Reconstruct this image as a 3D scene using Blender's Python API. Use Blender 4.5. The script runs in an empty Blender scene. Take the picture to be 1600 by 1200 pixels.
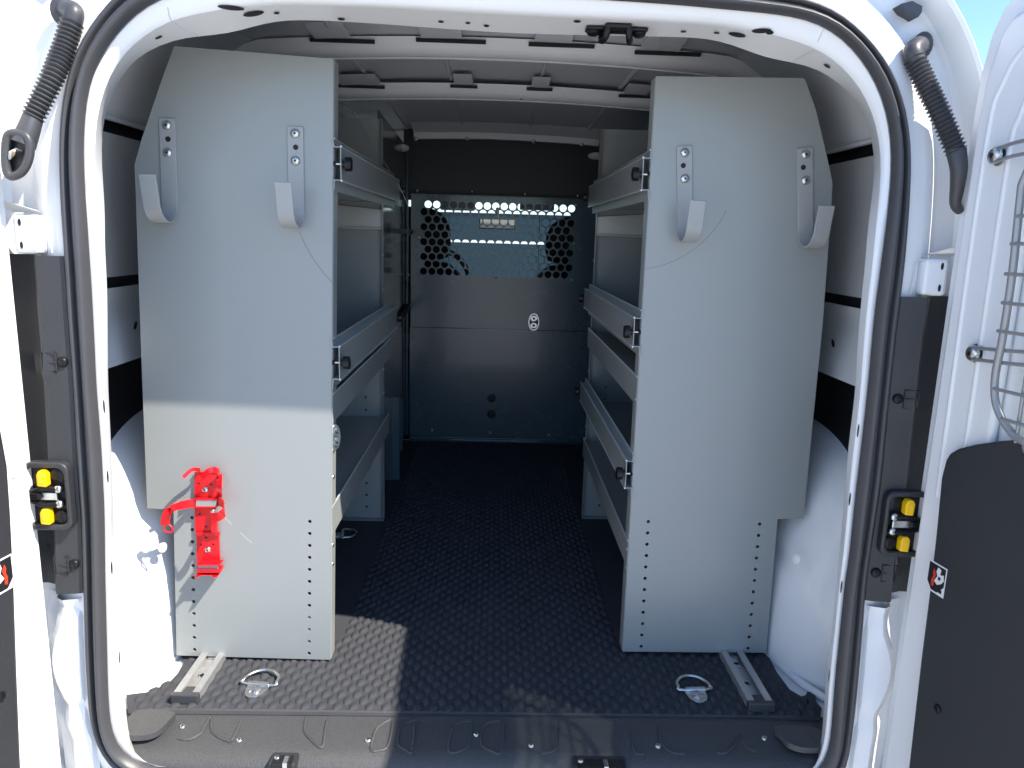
import bpy, bmesh, math, random
from mathutils import Vector, Matrix
from mathutils.geometry import delaunay_2d_cdt
from mathutils.bvhtree import BVHTree
random.seed(7)
R = math.radians
scene = bpy.context.scene
COL = scene.collection

# ------------------------------------------------------------------ camera
F, CX, CY = 1160.0, 800.0, 600.0                 # focal length and centre, photograph pixels (1600 x 1200)
CAM = Vector((0.03, -1.10, 0.86))
_y = Vector(((776 - CX) / F, -(370 - CY) / F, 1)).normalized()   # van axis in camera axes (right, up, forward)
_z = Vector((170, 5850, -1160)); _z = (_z - _y * _z.dot(_y)).normalized()
_x = _y.cross(_z)
if _x.x < 0: _x = -_x
cam_d = bpy.data.cameras.new('camera'); cam = bpy.data.objects.new('camera', cam_d); COL.objects.link(cam)
cam_d.sensor_width = 36; cam_d.lens = F / 1600 * 36; cam_d.clip_start = .02; cam_d.clip_end = 2000
rt = Vector((_x.x, _y.x, _z.x)); up = Vector((_x.y, _y.y, _z.y)); fw = Vector((_x.z, _y.z, _z.z))
m3 = Matrix((rt, up, -fw)).transposed()
cam.matrix_world = Matrix.Translation(CAM) @ m3.to_4x4()
scene.camera = cam

# ------------------------------------------------------------------ sky, sun, exposure
SUN = Vector((.72, -.40, 1.0)).normalized()
w = bpy.data.worlds.new('World'); scene.world = w; w.use_nodes = True
nt = w.node_tree
sky = nt.nodes.new('ShaderNodeTexSky'); sky.sky_type = 'NISHITA'; sky.sun_disc = False
sky.sun_elevation = math.asin(SUN.z); sky.sun_rotation = math.atan2(SUN.x, SUN.y)
sky.altitude = 800; sky.air_density = 1.0; sky.dust_density = .2; sky.ozone_density = 6.0
nt.links.new(sky.outputs[0], nt.nodes['Background'].inputs[0])
nt.nodes['Background'].inputs[1].default_value = .085
sd = bpy.data.lights.new('sun', 'SUN'); sd.energy = 2.35; sd.angle = R(.55); sd.color = (1, .92, .80)
so = bpy.data.objects.new('sun', sd); COL.objects.link(so)
so.rotation_euler = SUN.to_track_quat('Z', 'Y').to_euler(); so.location = (4, -3, 6)
vs = scene.view_settings; vs.view_transform = 'Standard'; vs.look = 'None'; vs.gamma = 1; vs.exposure = 2.02
vs.use_curve_mapping = False
scene.cycles.max_bounces = 8; scene.cycles.diffuse_bounces = 3; scene.cycles.transparent_max_bounces = 12

# ------------------------------------------------------------------ pixel -> place
def ray(u, v):
    c = Vector(((u - CX) / F, -(v - CY) / F, 1))
    return rt * c.x + up * c.y + fw * c.z
def at(u, v, ax, val):
    d = ray(u, v); i = 'xyz'.index(ax)
    return CAM + d * ((val - CAM[i]) / d[i])
def atp(u, v, p, n):
    d = ray(u, v)
    return CAM + d * ((Vector(p) - CAM).dot(n) / d.dot(n))

# ------------------------------------------------------------------ materials
def mat(name, col, rough=.5, metal=0, var=0, vscale=6, bump=0, bscale=300, coat=0, rvar=0, spec=.5):
    m = bpy.data.materials.new(name); m.use_nodes = True
    t = m.node_tree; b = t.nodes['Principled BSDF']
    b.inputs['Base Color'].default_value = (*col, 1); b.inputs['Roughness'].default_value = rough
    b.inputs['Metallic'].default_value = metal; b.inputs['Specular IOR Level'].default_value = spec
    if coat: b.inputs['Coat Weight'].default_value = coat; b.inputs['Coat Roughness'].default_value = .08
    tc = t.nodes.new('ShaderNodeTexCoord')
    if var or rvar:
        n = t.nodes.new('ShaderNodeTexNoise'); n.inputs['Scale'].default_value = vscale; n.inputs['Detail'].default_value = 6
        n.inputs['Roughness'].default_value = .62
        t.links.new(tc.outputs['Object'], n.inputs['Vector'])
        if var:
            mx = t.nodes.new('ShaderNodeMix'); mx.data_type = 'RGBA'
            mx.inputs[6].default_value = (*[c * (1 - var) for c in col], 1)
            mx.inputs[7].default_value = (*[min(1, c * (1 + var)) for c in col], 1)
            t.links.new(n.outputs['Fac'], mx.inputs[0]); t.links.new(mx.outputs[2], b.inputs['Base Color'])
        if rvar:
            mr = t.nodes.new('ShaderNodeMapRange')
            mr.inputs[1].default_value = .3; mr.inputs[2].default_value = .7
            mr.inputs[3].default_value = max(.03, rough - rvar); mr.inputs[4].default_value = min(1, rough + rvar)
            t.links.new(n.outputs['Fac'], mr.inputs[0]); t.links.new(mr.outputs[0], b.inputs['Roughness'])
    if bump:
        n2 = t.nodes.new('ShaderNodeTexNoise'); n2.inputs['Scale'].default_value = bscale; n2.inputs['Detail'].default_value = 3
        t.links.new(tc.outputs['Object'], n2.inputs['Vector'])
        bp = t.nodes.new('ShaderNodeBump'); bp.inputs['Strength'].default_value = bump; bp.inputs['Distance'].default_value = .002
        t.links.new(n2.outputs['Fac'], bp.inputs['Height']); t.links.new(bp.outputs[0], b.inputs['Normal'])
    return m
M = {}
M['white'] = mat('white_paint', (.82, .825, .83), .28, var=.02, vscale=3, coat=.25)
M['inner_white'] = mat('inner_body_paint', (.66, .67, .68), .4, var=.06, vscale=5)
M['primer'] = mat('grey_primer', (.60, .62, .65), .5, var=.06, vscale=7, rvar=.08)
M['bow'] = mat('roof_bow_paint', (.70, .71, .72), .45, var=.05)
M['panel'] = mat('shelf_grey_paint', (.296, .316, .314), .33, var=.04, vscale=3, bump=.04, bscale=500, rvar=.03, coat=.10)
M['hook'] = mat('hook_grey_paint', (.34, .35, .352), .36, var=.05, bump=.05, bscale=500)
M['part'] = mat('partition_grey', (.052, .092, .122), .27, var=.04, vscale=3, rvar=.02, coat=.2)
M['wing'] = mat('partition_gloss', (.10, .125, .145), .10, var=.06, vscale=4)
M['darkpart'] = mat('partition_dark', (.014, .015, .018), .5)
M['rubber'] = mat('seal_rubber', (.055, .055, .06), .42, var=.12, vscale=30)
M['plastic'] = mat('trim_plastic', (.030, .031, .035), .42, var=.12, vscale=20, bump=.25, bscale=900)
M['doortrim'] = mat('door_trim_plastic', (.028, .030, .034), .5, var=.18, vscale=7, bump=.3, bscale=1100)
M['sill'] = mat('sill_plastic', (.060, .061, .064), .46, var=.55, vscale=330, bump=.6, bscale=600)
M['mat'] = mat('floor_rubber', (.056, .059, .067), .6, var=.3, vscale=14, bump=.2, bscale=700, rvar=.1, spec=.06)
M['black'] = mat('black_recess', (.006, .006, .008), .6)
M['knob'] = mat('knob_plastic', (.007, .007, .008), .38, spec=.3)
M['zinc'] = mat('zinc_plate', (.62, .63, .62), .32, metal=1, var=.10, vscale=50, rvar=.1)
M['galv'] = mat('galvanised_sheet', (.72, .75, .74), .30, metal=.45)
M['alu'] = mat('rail_aluminium', (.60, .60, .59), .42, metal=.75, var=.10, vscale=60, rvar=.1)
M['cap'] = mat('rail_cap_plastic', (.05, .052, .058), .4)
M['red'] = mat('red_paint', (.72, .008, .016), .28, var=.12, vscale=30)
M['redin'] = mat('red_strap', (.78, .010, .016), .35)
M['yellow'] = mat('yellow_plastic', (.86, .50, .004), .4)
M['label_white'] = mat('label_white', (.75, .75, .75), .4)
M['label_black'] = mat('label_black', (.015, .015, .018), .4)
M['label_red'] = mat('label_red', (.65, .05, .02), .4)
M['seat'] = mat('seat_fabric', (.012, .012, .015), .8, var=.2, vscale=40)
M['dash'] = mat('dash_plastic', (.015, .015, .017), .6)
M['blue'] = mat('blue_metal', (.0012, .022, .040), .5, var=.1, vscale=1.5)
M['ground'] = mat('ground_concrete', (.54, .525, .49), .85, var=.18, vscale=1.4, bump=.4, bscale=60)
M['wire'] = mat('wire_grey', (.34, .34, .35), .35, metal=.4)
M['lamp'] = mat('lamp_lens', (.6, .62, .6), .3)
M['lining'] = mat('side_lining', (.44, .44, .45), .5, var=.06, vscale=5)
def glass(name, tint):
    m = bpy.data.materials.new(name); m.use_nodes = True; t = m.node_tree; t.nodes.remove(t.nodes['Principled BSDF'])
    o = t.nodes['Material Output']; tr = t.nodes.new('ShaderNodeBsdfTransparent'); tr.inputs[0].default_value = (*tint, 1)
    g = t.nodes.new('ShaderNodeBsdfGlossy'); g.inputs['Roughness'].default_value = .02
    lw = t.nodes.new('ShaderNodeLayerWeight'); pw = t.nodes.new('ShaderNodeMath'); pw.operation = 'POWER'; pw.inputs[1].default_value = 4
    fr = t.nodes.new('ShaderNodeMath'); fr.operation = 'MULTIPLY_ADD'; fr.inputs[1].default_value = .7; fr.inputs[2].default_value = .04
    lw.inputs[0].default_value = .5; t.links.new(lw.outputs['Facing'], pw.inputs[0]); t.links.new(pw.outputs[0], fr.inputs[0])
    mx = t.nodes.new('ShaderNodeMixShader')
    t.links.new(fr.outputs[0], mx.inputs[0]); t.links.new(tr.outputs[0], mx.inputs[1]); t.links.new(g.outputs[0], mx.inputs[2])
    t.links.new(mx.outputs[0], o.inputs[0]); return m
M['tint'] = glass('tinted_glass', (.36, .38, .36))
M['clear'] = glass('clear_glass', (.86, .91, .89))

def scratched(name, base, arcs):
    """panel paint with thin scratches: arcs = (cx, cz, radius, angle0, angle1, width, dark) in world x/z"""
    m = base.copy(); m.name = name; t = m.node_tree; b = t.nodes['Principled BSDF']
    tc = t.nodes.new('ShaderNodeTexCoord'); sp = t.nodes.new('ShaderNodeSeparateXYZ'); t.links.new(tc.outputs['Object'], sp.inputs[0])
    src = b.inputs['Base Color'].links[0].from_socket
    def mth(op, a, bb=None):
        n = t.nodes.new('ShaderNodeMath'); n.operation = op
        for i, q in enumerate((a, bb)):
            if q is None: continue
            if isinstance(q, (int, float)): n.inputs[i].default_value = q
            else: t.links.new(q, n.inputs[i])
        return n.outputs[0]
    nz = t.nodes.new('ShaderNodeTexNoise'); nz.inputs['Scale'].default_value = 35; t.links.new(tc.outputs['Object'], nz.inputs['Vector'])
    for cx, cz, r, a0, a1, wd, colr, k in arcs:
        dx = mth('SUBTRACT', sp.outputs[0], cx); dz = mth('SUBTRACT', sp.outputs[2], cz)
        d = mth('SQRT', mth('ADD', mth('MULTIPLY', dx, dx), mth('MULTIPLY', dz, dz)))
        line = mth('LESS_THAN', mth('ABSOLUTE', mth('SUBTRACT', d, r)), wd)
        an = mth('ARCTAN2', dz, dx)
        f = mth('MULTIPLY', line, mth('MULTIPLY', mth('GREATER_THAN', an, a0), mth('LESS_THAN', an, a1)))
        f = mth('MULTIPLY', f, mth('MULTIPLY', mth('GREATER_THAN', nz.outputs['Fac'], .36), k))
        mx = t.nodes.new('ShaderNodeMix'); mx.data_type = 'RGBA'
        t.links.new(f, mx.inputs[0]); t.links.new(src, mx.inputs[6]); mx.inputs[7].default_value = (*colr, 1); src = mx.outputs[2]
    t.links.new(src, b.inputs['Base Color']); return m

# ------------------------------------------------------------------ object helpers
def empty(name, loc, label=None, cat=None, group=None):
    o = bpy.data.objects.new(name, None); o.empty_display_size = .05; COL.objects.link(o); o.location = loc
    if label: o['label'] = label; o['category'] = cat
    if group: o['group'] = group
    return o
def parent(o, p):
    if p is None: return
    o.parent = p
    if p.type == 'EMPTY': o.matrix_parent_inverse = Matrix.Translation(-Vector(p.location))
def link(name, me, m, par=None, label=None, smooth=False):
    o = bpy.data.objects.new(name, me); COL.objects.link(o)
    if m is not None and not me.materials: me.materials.append(m)
    if smooth:
        me.polygons.foreach_set('use_smooth', [True] * len(me.polygons))
    parent(o, par)
    if label: o['label'] = label
    return o
def bevel(o, wd, seg=2, ang=35):
    b = o.modifiers.new('bevel', 'BEVEL'); b.width = wd; b.segments = seg; b.limit_method = 'ANGLE'; b.angle_limit = R(ang)
    b.harden_normals = False; return o
def autosmooth(me, ang=35):
    bm = bmesh.new(); bm.from_mesh(me)
    for f in bm.faces: f.smooth = True
    for e in bm.edges:
        if len(e.link_faces) == 2 and e.calc_face_angle(0) > R(ang): e.smooth = False
    bm.to_mesh(me); bm.free()
def mk(name, V, Fc, m, par=None, label=None, smooth=False, fix=True):
    me = bpy.data.meshes.new(name); me.from_pydata([tuple(v) for v in V], [], Fc)
    if fix:
        bm = bmesh.new(); bm.from_mesh(me); bmesh.ops.recalc_face_normals(bm, faces=bm.faces); bm.to_mesh(me); bm.free()
    me.update()
    if smooth: autosmooth(me, smooth if smooth is not True else 40)
    return link(name, me, m, par, label)
def box(name, a, b, m, par=None, bev=0, label=None):
    (x0, y0, z0), (x1, y1, z1) = a, b
    V = [(x, y, z) for z in (z0, z1) for y in (y0, y1) for x in (x0, x1)]
    o = mk(name, V, [(0, 1, 3, 2), (4, 5, 7, 6), (0, 1, 5, 4), (2, 3, 7, 6), (0, 2, 6, 4), (1, 3, 7, 5)], m, par, label)
    if bev: bevel(o, bev)
    return o
def loft(name, rings, m, par=None, closed=True, smooth=True, label=None, caps=False):
    n = len(rings[0]); V = [p for r in rings for p in r]; Fc = []
    for j in range(len(rings) - 1):
        for i in range(n if closed else n - 1):
            k = (i + 1) % n
            Fc.append((j * n + i, j * n + k, (j + 1) * n + k, (j + 1) * n + i))
    if caps: Fc.append(tuple(range(n))); Fc.append(tuple(range((len(rings) - 1) * n, len(rings) * n)))
    return mk(name, V, Fc, m, par, label, smooth)
def frames(P, closed=False):
    P = [Vector(p) for p in P]; n = len(P); T = []
    for i in range(n):
        a = P[i - 1] if (i or closed) else P[i]; b = P[(i + 1) % n] if (i < n - 1 or closed) else P[i]
        T.append((b - a).normalized())
    ref = Vector((0, 0, 1)) if abs(T[0].z) < .9 else Vector((0, 1, 0)); N = []
    nrm = (ref - T[0] * ref.dot(T[0])).normalized()
    for t in T:
        nrm = (nrm - t * nrm.dot(t)).normalized(); N.append(nrm.copy())
    return P, T, N
def tube(name, P, r, m, par=None, n=10, closed=False, label=None, radii=None, caps=True):
    P, T, N = frames(P, closed); rings = []
    for i, p in enumerate(P):
        b = T[i].cross(N[i]); rr = radii[i] if radii else r
        rings.append([p + (N[i] * math.cos(2 * math.pi * k / n) + b * math.sin(2 * math.pi * k / n)) * rr for k in range(n)])
    if closed: rings.append(rings[0])
    return loft(name, rings, m, par, True, 50, label, caps and not closed)
def spline(P, k=8, closed=False):
    P = [Vector(p) for p in P]; out = []; n = len(P)
    rng = range(n if closed else n - 1)
    for i in rng:
        p0 = P[i - 1] if (i or closed) else P[0]; p1 = P[i]; p2 = P[(i + 1) % n]; p3 = P[(i + 2) % n] if (closed or i < n - 2) else P[-1]
        for j in range(k):
            t = j / k
            out.append(.5 * ((2 * p1) + (p2 - p0) * t + (2 * p0 - 5 * p1 + 4 * p2 - p3) * t * t + (3 * p1 - p0 - 3 * p2 + p3) * t ** 3))
    if not closed: out.append(P[-1])
    return out
def ribbon(name, P, wdir, wd, th, m, par=None, label=None):
    """flat strap swept along P, wd wide along wdir, th thick"""
    P, T, _ = frames(P); rings = []
    for i, p in enumerate(P):
        W = Vector(wdir) if not isinstance(wdir, list) else Vector(wdir[i])
        W = (W - T[i] * W.dot(T[i])).normalized(); B = T[i].cross(W)
        rings.append([p + W * (wd / 2 * a) + B * (th / 2 * b) for a, b in ((-1, -1), (1, -1), (1, 1), (-1, 1))])
    return loft(name, rings, m, par, True, 35, label, True)
def inpoly(x, y, poly):
    c = False; j = len(poly) - 1
    for i in range(len(poly)):
        (xi, yi), (xj, yj) = poly[i], poly[j]
        if (yi > y) != (yj > y) and x < (xj - xi) * (y - yi) / (yj - yi) + xi: c = not c
        j = i
    return c
def plate(name, outer, holes, to3, th, m, par=None, label=None, smooth=False):
    """flat sheet: outline + holes (2-D), to3(a, b, depth) -> world; thickness th"""
    V2 = []; E2 = []
    for loop in [outer] + holes:
        k = len(V2); V2 += [Vector(p) for p in loop]; E2 += [(k + i, k + (i + 1) % len(loop)) for i in range(len(loop))]
    r = delaunay_2d_cdt(V2, E2, [], 0, 1e-6); vv, tris = r[0], r[2]
    hb = [(min(p[0] for p in h), max(p[0] for p in h), min(p[1] for p in h), max(p[1] for p in h)) for h in holes]
    keep = []
    for t in tris:
        c = sum((vv[i] for i in t), Vector((0, 0))) / len(t)
        if not inpoly(c.x, c.y, outer): continue
        if any(b[0] < c.x < b[1] and b[2] < c.y < b[3] and inpoly(c.x, c.y, h) for h, b in zip(holes, hb)): continue
        keep.append(tuple(t))
    n = len(vv); V = [to3(p.x, p.y, 0) for p in vv] + [to3(p.x, p.y, th) for p in vv]
    Fc = list(keep) + [tuple(i + n for i in reversed(t)) for t in keep]
    cnt = {}
    for t in keep:
        for a, b in zip(t, t[1:] + t[:1]): cnt[(a, b)] = 1
    for a, b in list(cnt):
        if (b, a) not in cnt: Fc.append((b, a, a + n, b + n))
    return mk(name, V, Fc, m, par, label, smooth)
def circ(cx, cy, r, n=10, ry=None, ph=0):
    return [(cx + r * math.cos(2 * math.pi * i / n + ph), cy + (ry or r) * math.sin(2 * math.pi * i / n + ph)) for i in range(n)]
def rrect(x0, y0, x1, y1, r, n=6):
    P = []
    for cx, cy, a in ((x1 - r, y1 - r, 0), (x0 + r, y1 - r, 90), (x0 + r, y0 + r, 180), (x1 - r, y0 + r, 270)):
        for i in range(n + 1):
            t = R(a + 90 * i / n); P.append((cx + r * math.cos(t), cy + r * math.sin(t)))
    return P
def disc(name, p, nrm, r, m, par=None, h=.001, n=14, ry=None, roll=0, dome=0, label=None):
    """low round (or oval) cap standing on a surface at p with normal nrm"""
    nrm = Vector(nrm).normalized(); a = Vector((0, 0, 1)) if abs(nrm.z) < .9 else Vector((0, 1, 0))
    U = a.cross(nrm).normalized(); W = nrm.cross(U); ry = ry or r
    cr, sr = math.cos(roll), math.sin(roll); U, W = U * cr + W * sr, W * cr - U * sr
    rings = []
    prof = [(1, 0), (1, h), (.72, h + dome * .7), (.3, h + dome)] if dome else [(1, 0), (.94, h)]
    for s, z in prof:
        rings.append([Vector(p) + U * (r * s * math.cos(2 * math.pi * i / n)) + W * (ry * s * math.sin(2 * math.pi * i / n)) + nrm * z for i in range(n)])
    return loft(name, rings, m, par, True, 50, label, True)
def screw(p, nrm, r, par, m=None):
    o = disc('screw', p, nrm, r, m or M['zinc'], par, h=r * .25, n=12, dome=r * .35)
    q = Vector(p) + Vector(nrm).normalized() * (r * .58)
    disc('screw_recess', q, nrm, r * .3, M['black'], o, h=r * .06, n=6)
    return o

# ================================================================== ground and what is seen ahead of the van
GZ = -.57
g = mk('ground', [(-400, -400, GZ), (400, -400, GZ), (400, 400, GZ), (-400, 400, GZ)], [(0, 1, 2, 3)], M['ground']); g['kind'] = 'structure'
bw = empty('blue_wall', (0, 9, GZ), 'long blue wall with thin white stripe, seen beyond the windscreen', 'wall')
for i in range(9):
    box('wall_panel', (-5.4 + i * 1.2, 9, GZ), (-5.4 + i * 1.2 + 1.192, 9.25, 1.16), M['blue'], bw, .004)
box('coping', (-5.41, 8.98, 1.162), (5.41, 9.27, 1.20), M['white'], bw, .005)
box('stripe', (-5.4, 8.993, .775), (5.4, 8.998, .81), M['label_white'], bw)

# ================================================================== the van body
van = empty('cargo_van', (.02, 1.5, GZ), 'white cargo van with both rear doors swung open, load space fitted with grey shelving', 'van')
VC = .018
K0px = [(200, 1150), (190, 1000), (180, 850), (175, 720), (169, 600), (168, 450), (166, 340), (164, 300), (160, 262), (157, 215), (160, 185), (167, 160), (180, 135), (197, 105), (215, 87), (240, 75), (262, 66), (282, 58), (310, 56), (335, 57), (370, 50), (400, 40), (428, 33), (450, 31), (520, 33), (600, 38), (720, 47), (800, 52), (900, 55), (1000, 57), (1100, 59), (1130, 65), (1160, 76), (1200, 93), (1240, 98), (1262, 100), (1290, 115), (1310, 128), (1335, 150), (1350, 175), (1362, 205), (1368, 240), (1368, 260), (1364, 290), (1355, 345), (1352, 390), (1347, 450), (1340, 530), (1336, 610), (1330, 660), (1325, 700), (1318, 790), (1308, 900), (1300, 980), (1290, 1060), (1284, 1150), (1276, 1205), (1240, 1238), (800, 1242), (300, 1238), (222, 1205)]
K1px = [(176, 1150), (171, 1095), (166, 900), (165, 800), (160, 700), (152, 600), (150, 550), (145, 450), (139, 350), (135, 300), (132, 250), (133, 200), (136, 162), (142, 125), (150, 105), (165, 78), (185, 50), (200, 35), (220, 16), (245, 0), (275, -10), (310, -16), (400, -22), (600, -19), (800, -9), (930, 0), (1050, 8), (1200, 22), (1250, 28), (1287, 40), (1312, 57), (1340, 85), (1362, 118), (1377, 150), (1387, 185), (1392, 225), (1392, 262), (1389, 300), (1375, 412), (1365, 487), (1355, 600), (1347, 675), (1335, 775), (1325, 875), (1320, 900), (1312, 975), (1302, 1075), (1296, 1165), (1288, 1195), (1265, 1216), (1220, 1228), (1100, 1232), (800, 1222), (500, 1212), (290, 1204), (235, 1197), (206, 1187), (188, 1172)]
K2px = [(142, 1130), (135, 1025), (132, 900), (130, 825), (122, 712), (117, 600), (107, 475), (104, 412), (96, 300), (95, 260), (94, 220), (96, 187), (100, 150), (110, 107), (122, 75), (140, 45), (160, 17), (178, -4), (205, -28), (245, -48), (320, -62), (420, -66), (600, -62), (800, -48), (1000, -34), (1150, -18), (1260, -2), (1300, 13), (1330, 35), (1360, 65), (1386, 98), (1402, 130), (1412, 165), (1420, 205), (1422, 250), (1420, 300), (1411, 420), (1400, 500), (1385, 640), (1374, 760), (1352, 900), (1347, 975), (1337, 1090), (1326, 1180), (1315, 1220), (1280, 1248), (1220, 1262), (1100, 1266), (800, 1258), (500, 1250), (290, 1240), (215, 1226), (180, 1203), (155, 1170)]
NA = 260; CZ = .50
def lean(z):
    t = min(1, max(0, (z - .80) / .40)); return .022 * t * t * (3 - 2 * t)     # the tail leans forward towards the roof
def dep(z):
    t = min(1, max(0, (z - .82) / .28)); return .036 + .064 * t * t * (3 - 2 * t)   # the return is shallow at the pillars, deep at the header
def contour(pts, Y):
    """closed outline traced in the opening plane -> radius as a function of angle, resampled"""
    A = []
    for u, v in pts:
        p = at(u, v, 'y', Y or 0)
        for _ in range(6): p = at(u, v, 'y', (Y if Y is not None else dep(p.z)) + lean(p.z))
        A.append((math.atan2(p.x - VC, p.z - CZ), math.hypot(p.x - VC, p.z - CZ)))
    A.sort(); A = [(A[-1][0] - 2 * math.pi, A[-1][1])] + A + [(A[0][0] + 2 * math.pi, A[0][1])]
    out = []; j = 0
    for i in range(NA):
        a = -math.pi + 2 * math.pi * i / NA
        while A[j + 1][0] < a: j += 1
        t = (a - A[j][0]) / max(1e-9, A[j + 1][0] - A[j][0])
        # straight line between the two neighbours, not straight in angle
        x0, z0 = math.sin(A[j][0]) * A[j][1], math.cos(A[j][0]) * A[j][1]; x1, z1 = math.sin(A[j + 1][0]) * A[j + 1][1], math.cos(A[j + 1][0]) * A[j + 1][1]
        sx, sz = math.sin(a), math.cos(a); dx, dz = x1 - x0, z1 - z0; den = sx * dz - sz * dx
        r = (x0 * dz - z0 * dx) / den if abs(den) > 1e-9 else A[j][1]
        out.append(r)
    for _ in range(3): out = [(out[i - 1] + 2 * out[i] + out[(i + 1) % NA]) / 4 for i in range(NA)]
    pts3 = [(VC + math.sin(-math.pi + 2 * math.pi * i / NA) * out[i], CZ + math.cos(-math.pi + 2 * math.pi * i / NA) * out[i]) for i in range(NA)]
    return [Vector((x, (Y if Y is not None else dep(z)) + lean(z), z)) for x, z in pts3]
K0 = contour(K0px, None); K1 = contour(K1px, 0); K2 = contour(K2px, 0)
def toY(ring, Y): return [CAM + (p - CAM) * ((Y - CAM.y) / (p.y - CAM.y)) for p in ring]
def setY(ring, Y): return [Vector((p.x, Y + lean(p.z), p.z)) for p in ring]
def lerp(a, b, t): return [p.lerp(q, t) for p, q in zip(a, b)]
def offs(ring, d, Y):
    n = len(ring); out = []
    for i, p in enumerate(ring):
        t = (ring[(i + 1) % n] - ring[i - 1]); nn = Vector((-t.z, 0, t.x)); nn.normalize()
        if nn.dot(p - Vector((VC, p.y, CZ))) < 0: nn = -nn
        q = p + nn * d; out.append(Vector((q.x, Y + (lean(q.z) if Y < .3 else 0), q.z)))
    return out
# inner return of the opening: a rear-facing strip, a crease, then the lip that faces into the opening
def fY(ring, f): return [Vector((p.x, f * dep(p.z) + lean(p.z), p.z)) for p in ring]
Kc = fY(lerp(K1, [CAM + (p - CAM) * ((.2 * dep(p.z) + lean(p.z) - CAM.y) / (p.y - CAM.y)) for p in K0], .42), .2)
flange = loft('opening_flange', [offs(K1, .012, .006), offs(K1, .001, .003), fY(lerp(K1, Kc, .5), .09), fY(lerp(K1, Kc, .85), .15), Kc, fY(lerp(Kc, K0, .12), .30), fY(lerp(Kc, K0, .9), .95), K0, [Vector((q.x, p.y + .004, q.z)) for p, q in zip(K0, offs(K0, .003, 0))], [Vector((q.x, p.y + .030, q.z)) for p, q in zip(K0, offs(K0, .035, 0))]], M['white'], van, smooth=28, label='white painted inner return around the rear opening')
def bvh(o): return BVHTree.FromPolygons([v.co for v in o.data.vertices], [tuple(p.vertices) for p in o.data.polygons])
flange_t = bvh(flange)
def hit(tree, u, v, off=.0):
    d = ray(u, v).normalized(); loc, nn, i, dist = tree.ray_cast(CAM, d)
    if loc is None: return None, None
    if nn.dot(d) > 0: nn = -nn
    return loc + nn * off, nn
# weather seal: a round bulb, a groove and a flatter outer flap
def sealp(s):
    if s < .58: return -.002 - .016 * math.sin(math.pi * s / .58) ** .8
    if s < .66: return -.002
    return -.002 - .008 * math.sin(math.pi * (s - .66) / .34) ** .7
ss = [0, .03, .08, .15, .22, .29, .36, .43, .50, .55, .58, .62, .66, .68, .72, .78, .84, .90, .96, .99, 1]
seal = loft('door_seal', [setY(lerp(K1, K2, s), sealp(s)) for s in ss] + [offs(K2, 0, .02)], M['rubber'], van, smooth=50)
# door jamb outside the seal and the outer skin running forward
jamb = loft('body_shell', [offs(K2, -.015, .014), offs(K2, .004, .008), offs(K2, .018, .008), offs(K2, .046, .020), offs(K2, .056, .034), offs(K2, .072, .042), offs(K2, .096, .043), offs(K2, .103, .036), offs(K2, .109, .010), offs(K2, .114, -.002), offs(K2, .120, -.004), offs(K2, .126, .004), offs(K2, .130, .040), offs(K2, .131, .110), offs(K2, .140, .4), offs(K2, .150, 1.2), offs(K2, .150, 2.4), offs(K2, .135, 3.05)], M['white'], van, smooth=32)  # rearward rim near the outer edge added to keep leaking sun off the jamb
jamb_t = bvh(jamb)

# holes and slots pressed into the flange
for u, v, a, b in [(361, 11, 17, 3), (396, 20, 14, 3), (432, 19, 4, 1.4), (247, 57, 5, 3.2), (533, 28.5, 5, 2), (689, 32.5, 4, 1.2), (731, 34.5, 3.5, 1.2), (760, 39, 4, 1.2), (902, 32, 5, 1.4), (1068, 48, 4, 1.2), (1120, 50, 4, 1.2), (1152, 53, 12, 2.6), (1190, 47, 13, 3), (1203, 50, 5, 2.4), (1293, 102, 5, 3)]:
    p, nn = hit(flange_t, u, v, .0014)
    if p:
        k = (p - CAM).length / F; sl = max(.25, abs(nn.dot((CAM - p).normalized())))
        disc('flange_hole', p, nn, a * k, M['black'], flange, h=.0004, ry=min(a * k, b * k / sl))
for u, v in [(1341, 673), (1328, 780), (1315, 917), (1296, 1056), (162, 635), (168, 745), (174, 887), (186, 1027)]:
    p, nn = hit(flange_t, u, v, .0006)
    if p: disc('flange_slot', p, nn, .0013, M['black'], flange, h=.0004, ry=.011)
# seams where the pressed panels overlap
for pts in [[(262, 12), (264, 24), (268, 33), (285, 44), (312, 56)], [(1287, 44), (1279, 62), (1272, 78), (1240, 95)], [(139, 346), (166, 347)], [(1352, 391), (1376, 392)]]:
    P = [hit(flange_t, u, v, .0006)[0] for u, v in pts]
    P = [p for p in P if p]
    if len(P) > 1: tube('panel_seam', P, .0009, M['inner_white'], flange, n=6)

# striker on the header
sk, sn_ = hit(flange_t, 963, 44)
st = box('door_striker', (sk.x - .046, sk.y - .014, sk.z - .006), (sk.x + .046, sk.y + .012, sk.z - .0005), M['knob'], van, .003, label='black latch striker bolted to the roof header')
for s in (-1, 1):
    disc('striker_bolt', (sk.x + s * .034, sk.y - .002, sk.z - .006), (0, -.2, -1), .010, M['knob'], st, h=.003, dome=.003)
    tube('striker_loop', spline([(sk.x + s * .020, sk.y + .006, sk.z - .004), (sk.x + s * .021, sk.y, sk.z - .018), (sk.x + s * .017, sk.y - .018, sk.z - .016), (sk.x + s * .015, sk.y - .020, sk.z - .002), (sk.x + s * .014, sk.y - .016, sk.z + .006)], 5), .0050, M['knob'], st)
tube('striker_bar', [(sk.x - .018, sk.y - .022, sk.z - .002), (sk.x + .018, sk.y - .022, sk.z - .002)], .005, M['knob'], st)
tube('striker_bar', [(sk.x - .016, sk.y - .020, sk.z + .008), (sk.x + .016, sk.y - .020, sk.z + .008)], .004, M['knob'], st)

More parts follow.
